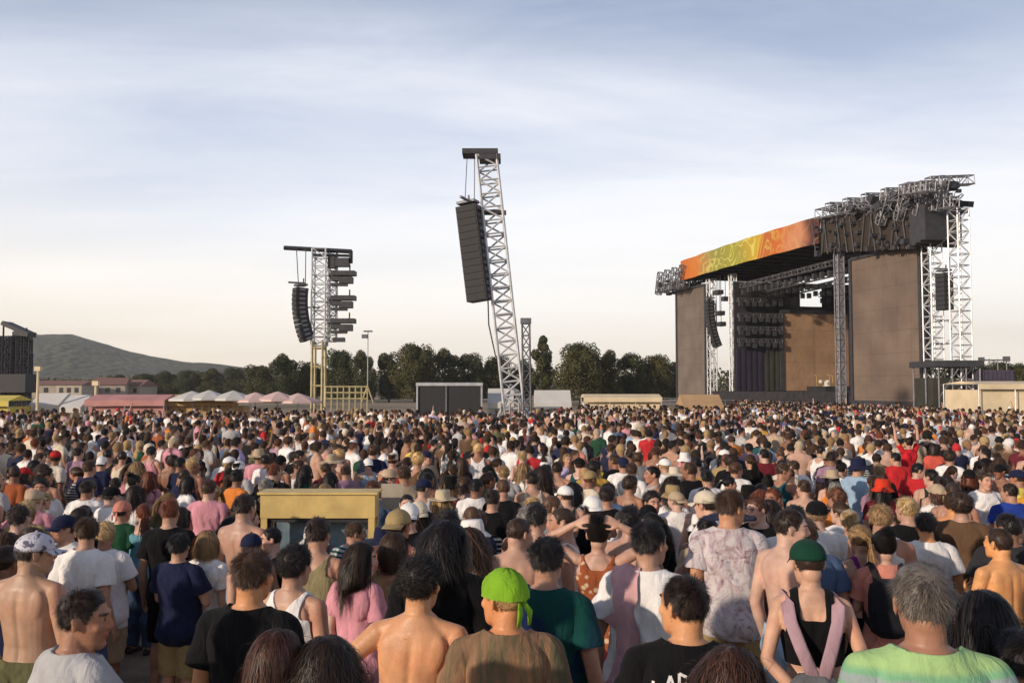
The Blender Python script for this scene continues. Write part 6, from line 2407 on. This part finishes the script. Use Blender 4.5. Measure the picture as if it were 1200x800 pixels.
# ---------------------------------------------------------------- the far crowd, one mass
def crowd_base(fem, pose, voxel, ratio, long_hair):
    P = POSES[pose]
    raw = body_parts(fem, P).mesh('raw')
    me = evaluated(raw, [('REMESH', dict(mode='VOXEL', voxel_size=voxel)), ('SMOOTH', dict(factor=.5, iterations=2)), ('DECIMATE', dict(ratio=ratio))])
    V0 = get_v(me); F = get_f(me)
    reg, tu, tf, L = classify(V0, fem, P)
    N = get_n(me)
    cls = np.zeros(len(V0), dtype=np.int64)
    cls[(reg == TORSO) & (V0[:, 2] > .86)] = 1
    cls[(reg == UARM) & (tu < .6)] = 1
    cls[((reg == TORSO) & (V0[:, 2] <= .86)) | (reg == THIGH) | (reg == SHIN)] = 2
    cls[reg == FOOT] = 4
    az = np.arctan2(L[:, 0], L[:, 1])
    hl = np.array([hairline(a, -.07) for a in az])
    hr = (reg == HEAD) & (L[:, 2] > hl - .006)
    cls[hr] = 3
    V = V0 + N * np.where(cls == 1, .018, np.where(cls == 2, .014, np.where(cls == 3, .016, 0)))[:, None]
    if long_hair:
        back = ((reg == NECK) | (reg == TORSO)) & (V0[:, 1] < -.03) & (V0[:, 2] > 1.30) & (np.abs(V0[:, 0]) < .085)
        cls[back] = 3
        V = V + np.where(back, 1, 0)[:, None] * np.array([0, -.025, 0])
    V = np.array([spine_bend(P, p) for p in V])
    return V, F, cls


def build_crowd():
    LOD = {0: [], 1: []}
    kinds = [(0, 'down', 0), (1, 'down_left', 1), (0, 'folded', 0), (1, 'down', 1), (0, 'down_right', 0), (1, 'drink', 0), (0, 'phone', 0), (1, 'arms_up', 1), (1, 'folded', 1), (0, 'arm_up', 0)]
    for k, (fem, pose, lh) in enumerate(kinds):
        LOD[0].append(crowd_base(fem, pose, .018, .10, lh))
        LOD[1].append(crowd_base(fem, pose, .022, .055, lh))
    wts = [20, 16, 12, 16, 14, 8, 1.5, .5, 6, .8]
    r = random.Random(77)
    VV, FF, CC_ = [], [], []
    off = 0
    # dotted first with people outside the picture's edges but near, then the far field
    for (x, y) in sorted(rest, key=lambda s: s[1]):
        lod = 0 if y < 30 else 1
        k = r.choices(range(len(kinds)), wts)[0]
        V, F, cls = LOD[lod][k]
        fem = kinds[k][0]
        s = (r.gauss(1.66, .06) if fem else r.gauss(1.76, .065)) / 1.745
        a = -math.atan2(29 - x, 100 - y) + (r.gauss(0, .45) if r.random() < .9 else r.uniform(0, 6.28))
        c, sn = math.cos(a), math.sin(a)
        wv = s * r.uniform(.94, 1.1)
        P = np.empty_like(V)
        P[:, 0] = (V[:, 0] * c - V[:, 1] * sn) * wv + x
        P[:, 1] = (V[:, 0] * sn + V[:, 1] * c) * wv + y
        P[:, 2] = V[:, 2] * s + ground_z(x, y)
        sk = SKINS[r.randrange(7)]
        tp = CLOTH[pick(r, TOPW)] if r.random() > .10 or fem else sk
        bt = CLOTH[r.choice(['black', 'denim blue', 'khaki', 'charcoal', 'navy', 'beige'])]
        hr = HAIRC[pick(r, HAIRW)]
        if r.random() < .09: hr = CLOTH[r.choice(['white', 'black', 'cream', 'beige', 'red', 'white', 'navy', 'pink'])]
        pal = np.array([(*sk, 1), (*tp, 1), (*bt, 1), (*hr, 1), (.03, .03, .03, 1)], dtype=np.float32)
        VV.append(P); FF.append(F + off); CC_.append(pal[cls])
        off += len(V)
    V = np.concatenate(VV); F = np.concatenate(FF); C = np.concatenate(CC_)
    me = bpy.data.meshes.new('festival_crowd')
    tri = F[:, 3] == F[:, 2]
    tot = np.where(tri, 3, 4).astype(np.int32)
    st = np.concatenate(([0], np.cumsum(tot)[:-1])).astype(np.int32)
    keep = np.ones(F.shape, dtype=bool); keep[:, 3] = ~tri
    li = F[keep].astype(np.int32)
    me.vertices.add(len(V)); me.vertices.foreach_set('co', V.astype(np.float32).ravel())
    me.loops.add(len(li)); me.loops.foreach_set('vertex_index', li)
    me.polygons.add(len(F)); me.polygons.foreach_set('loop_start', st)
    me.polygons.foreach_set('use_smooth', np.ones(len(F), dtype=bool))
    me.materials.append(CROWD)
    me.update(calc_edges=True)
    ca = me.color_attributes.new('tint', 'FLOAT_COLOR', 'POINT')
    ca.data.foreach_set('color', C.ravel())
    ob = bpy.data.objects.new('festival_crowd', me)
    COL.objects.link(ob)
    tag(ob, 'dense crowd of festival goers filling the field up to the stage', 'crowd', kind='stuff')
    print('crowd', len(VV), 'people', len(F), 'faces; single people', len(ones) + len(FRONT), 'out to', round(R_ONE, 1))


build_crowd()
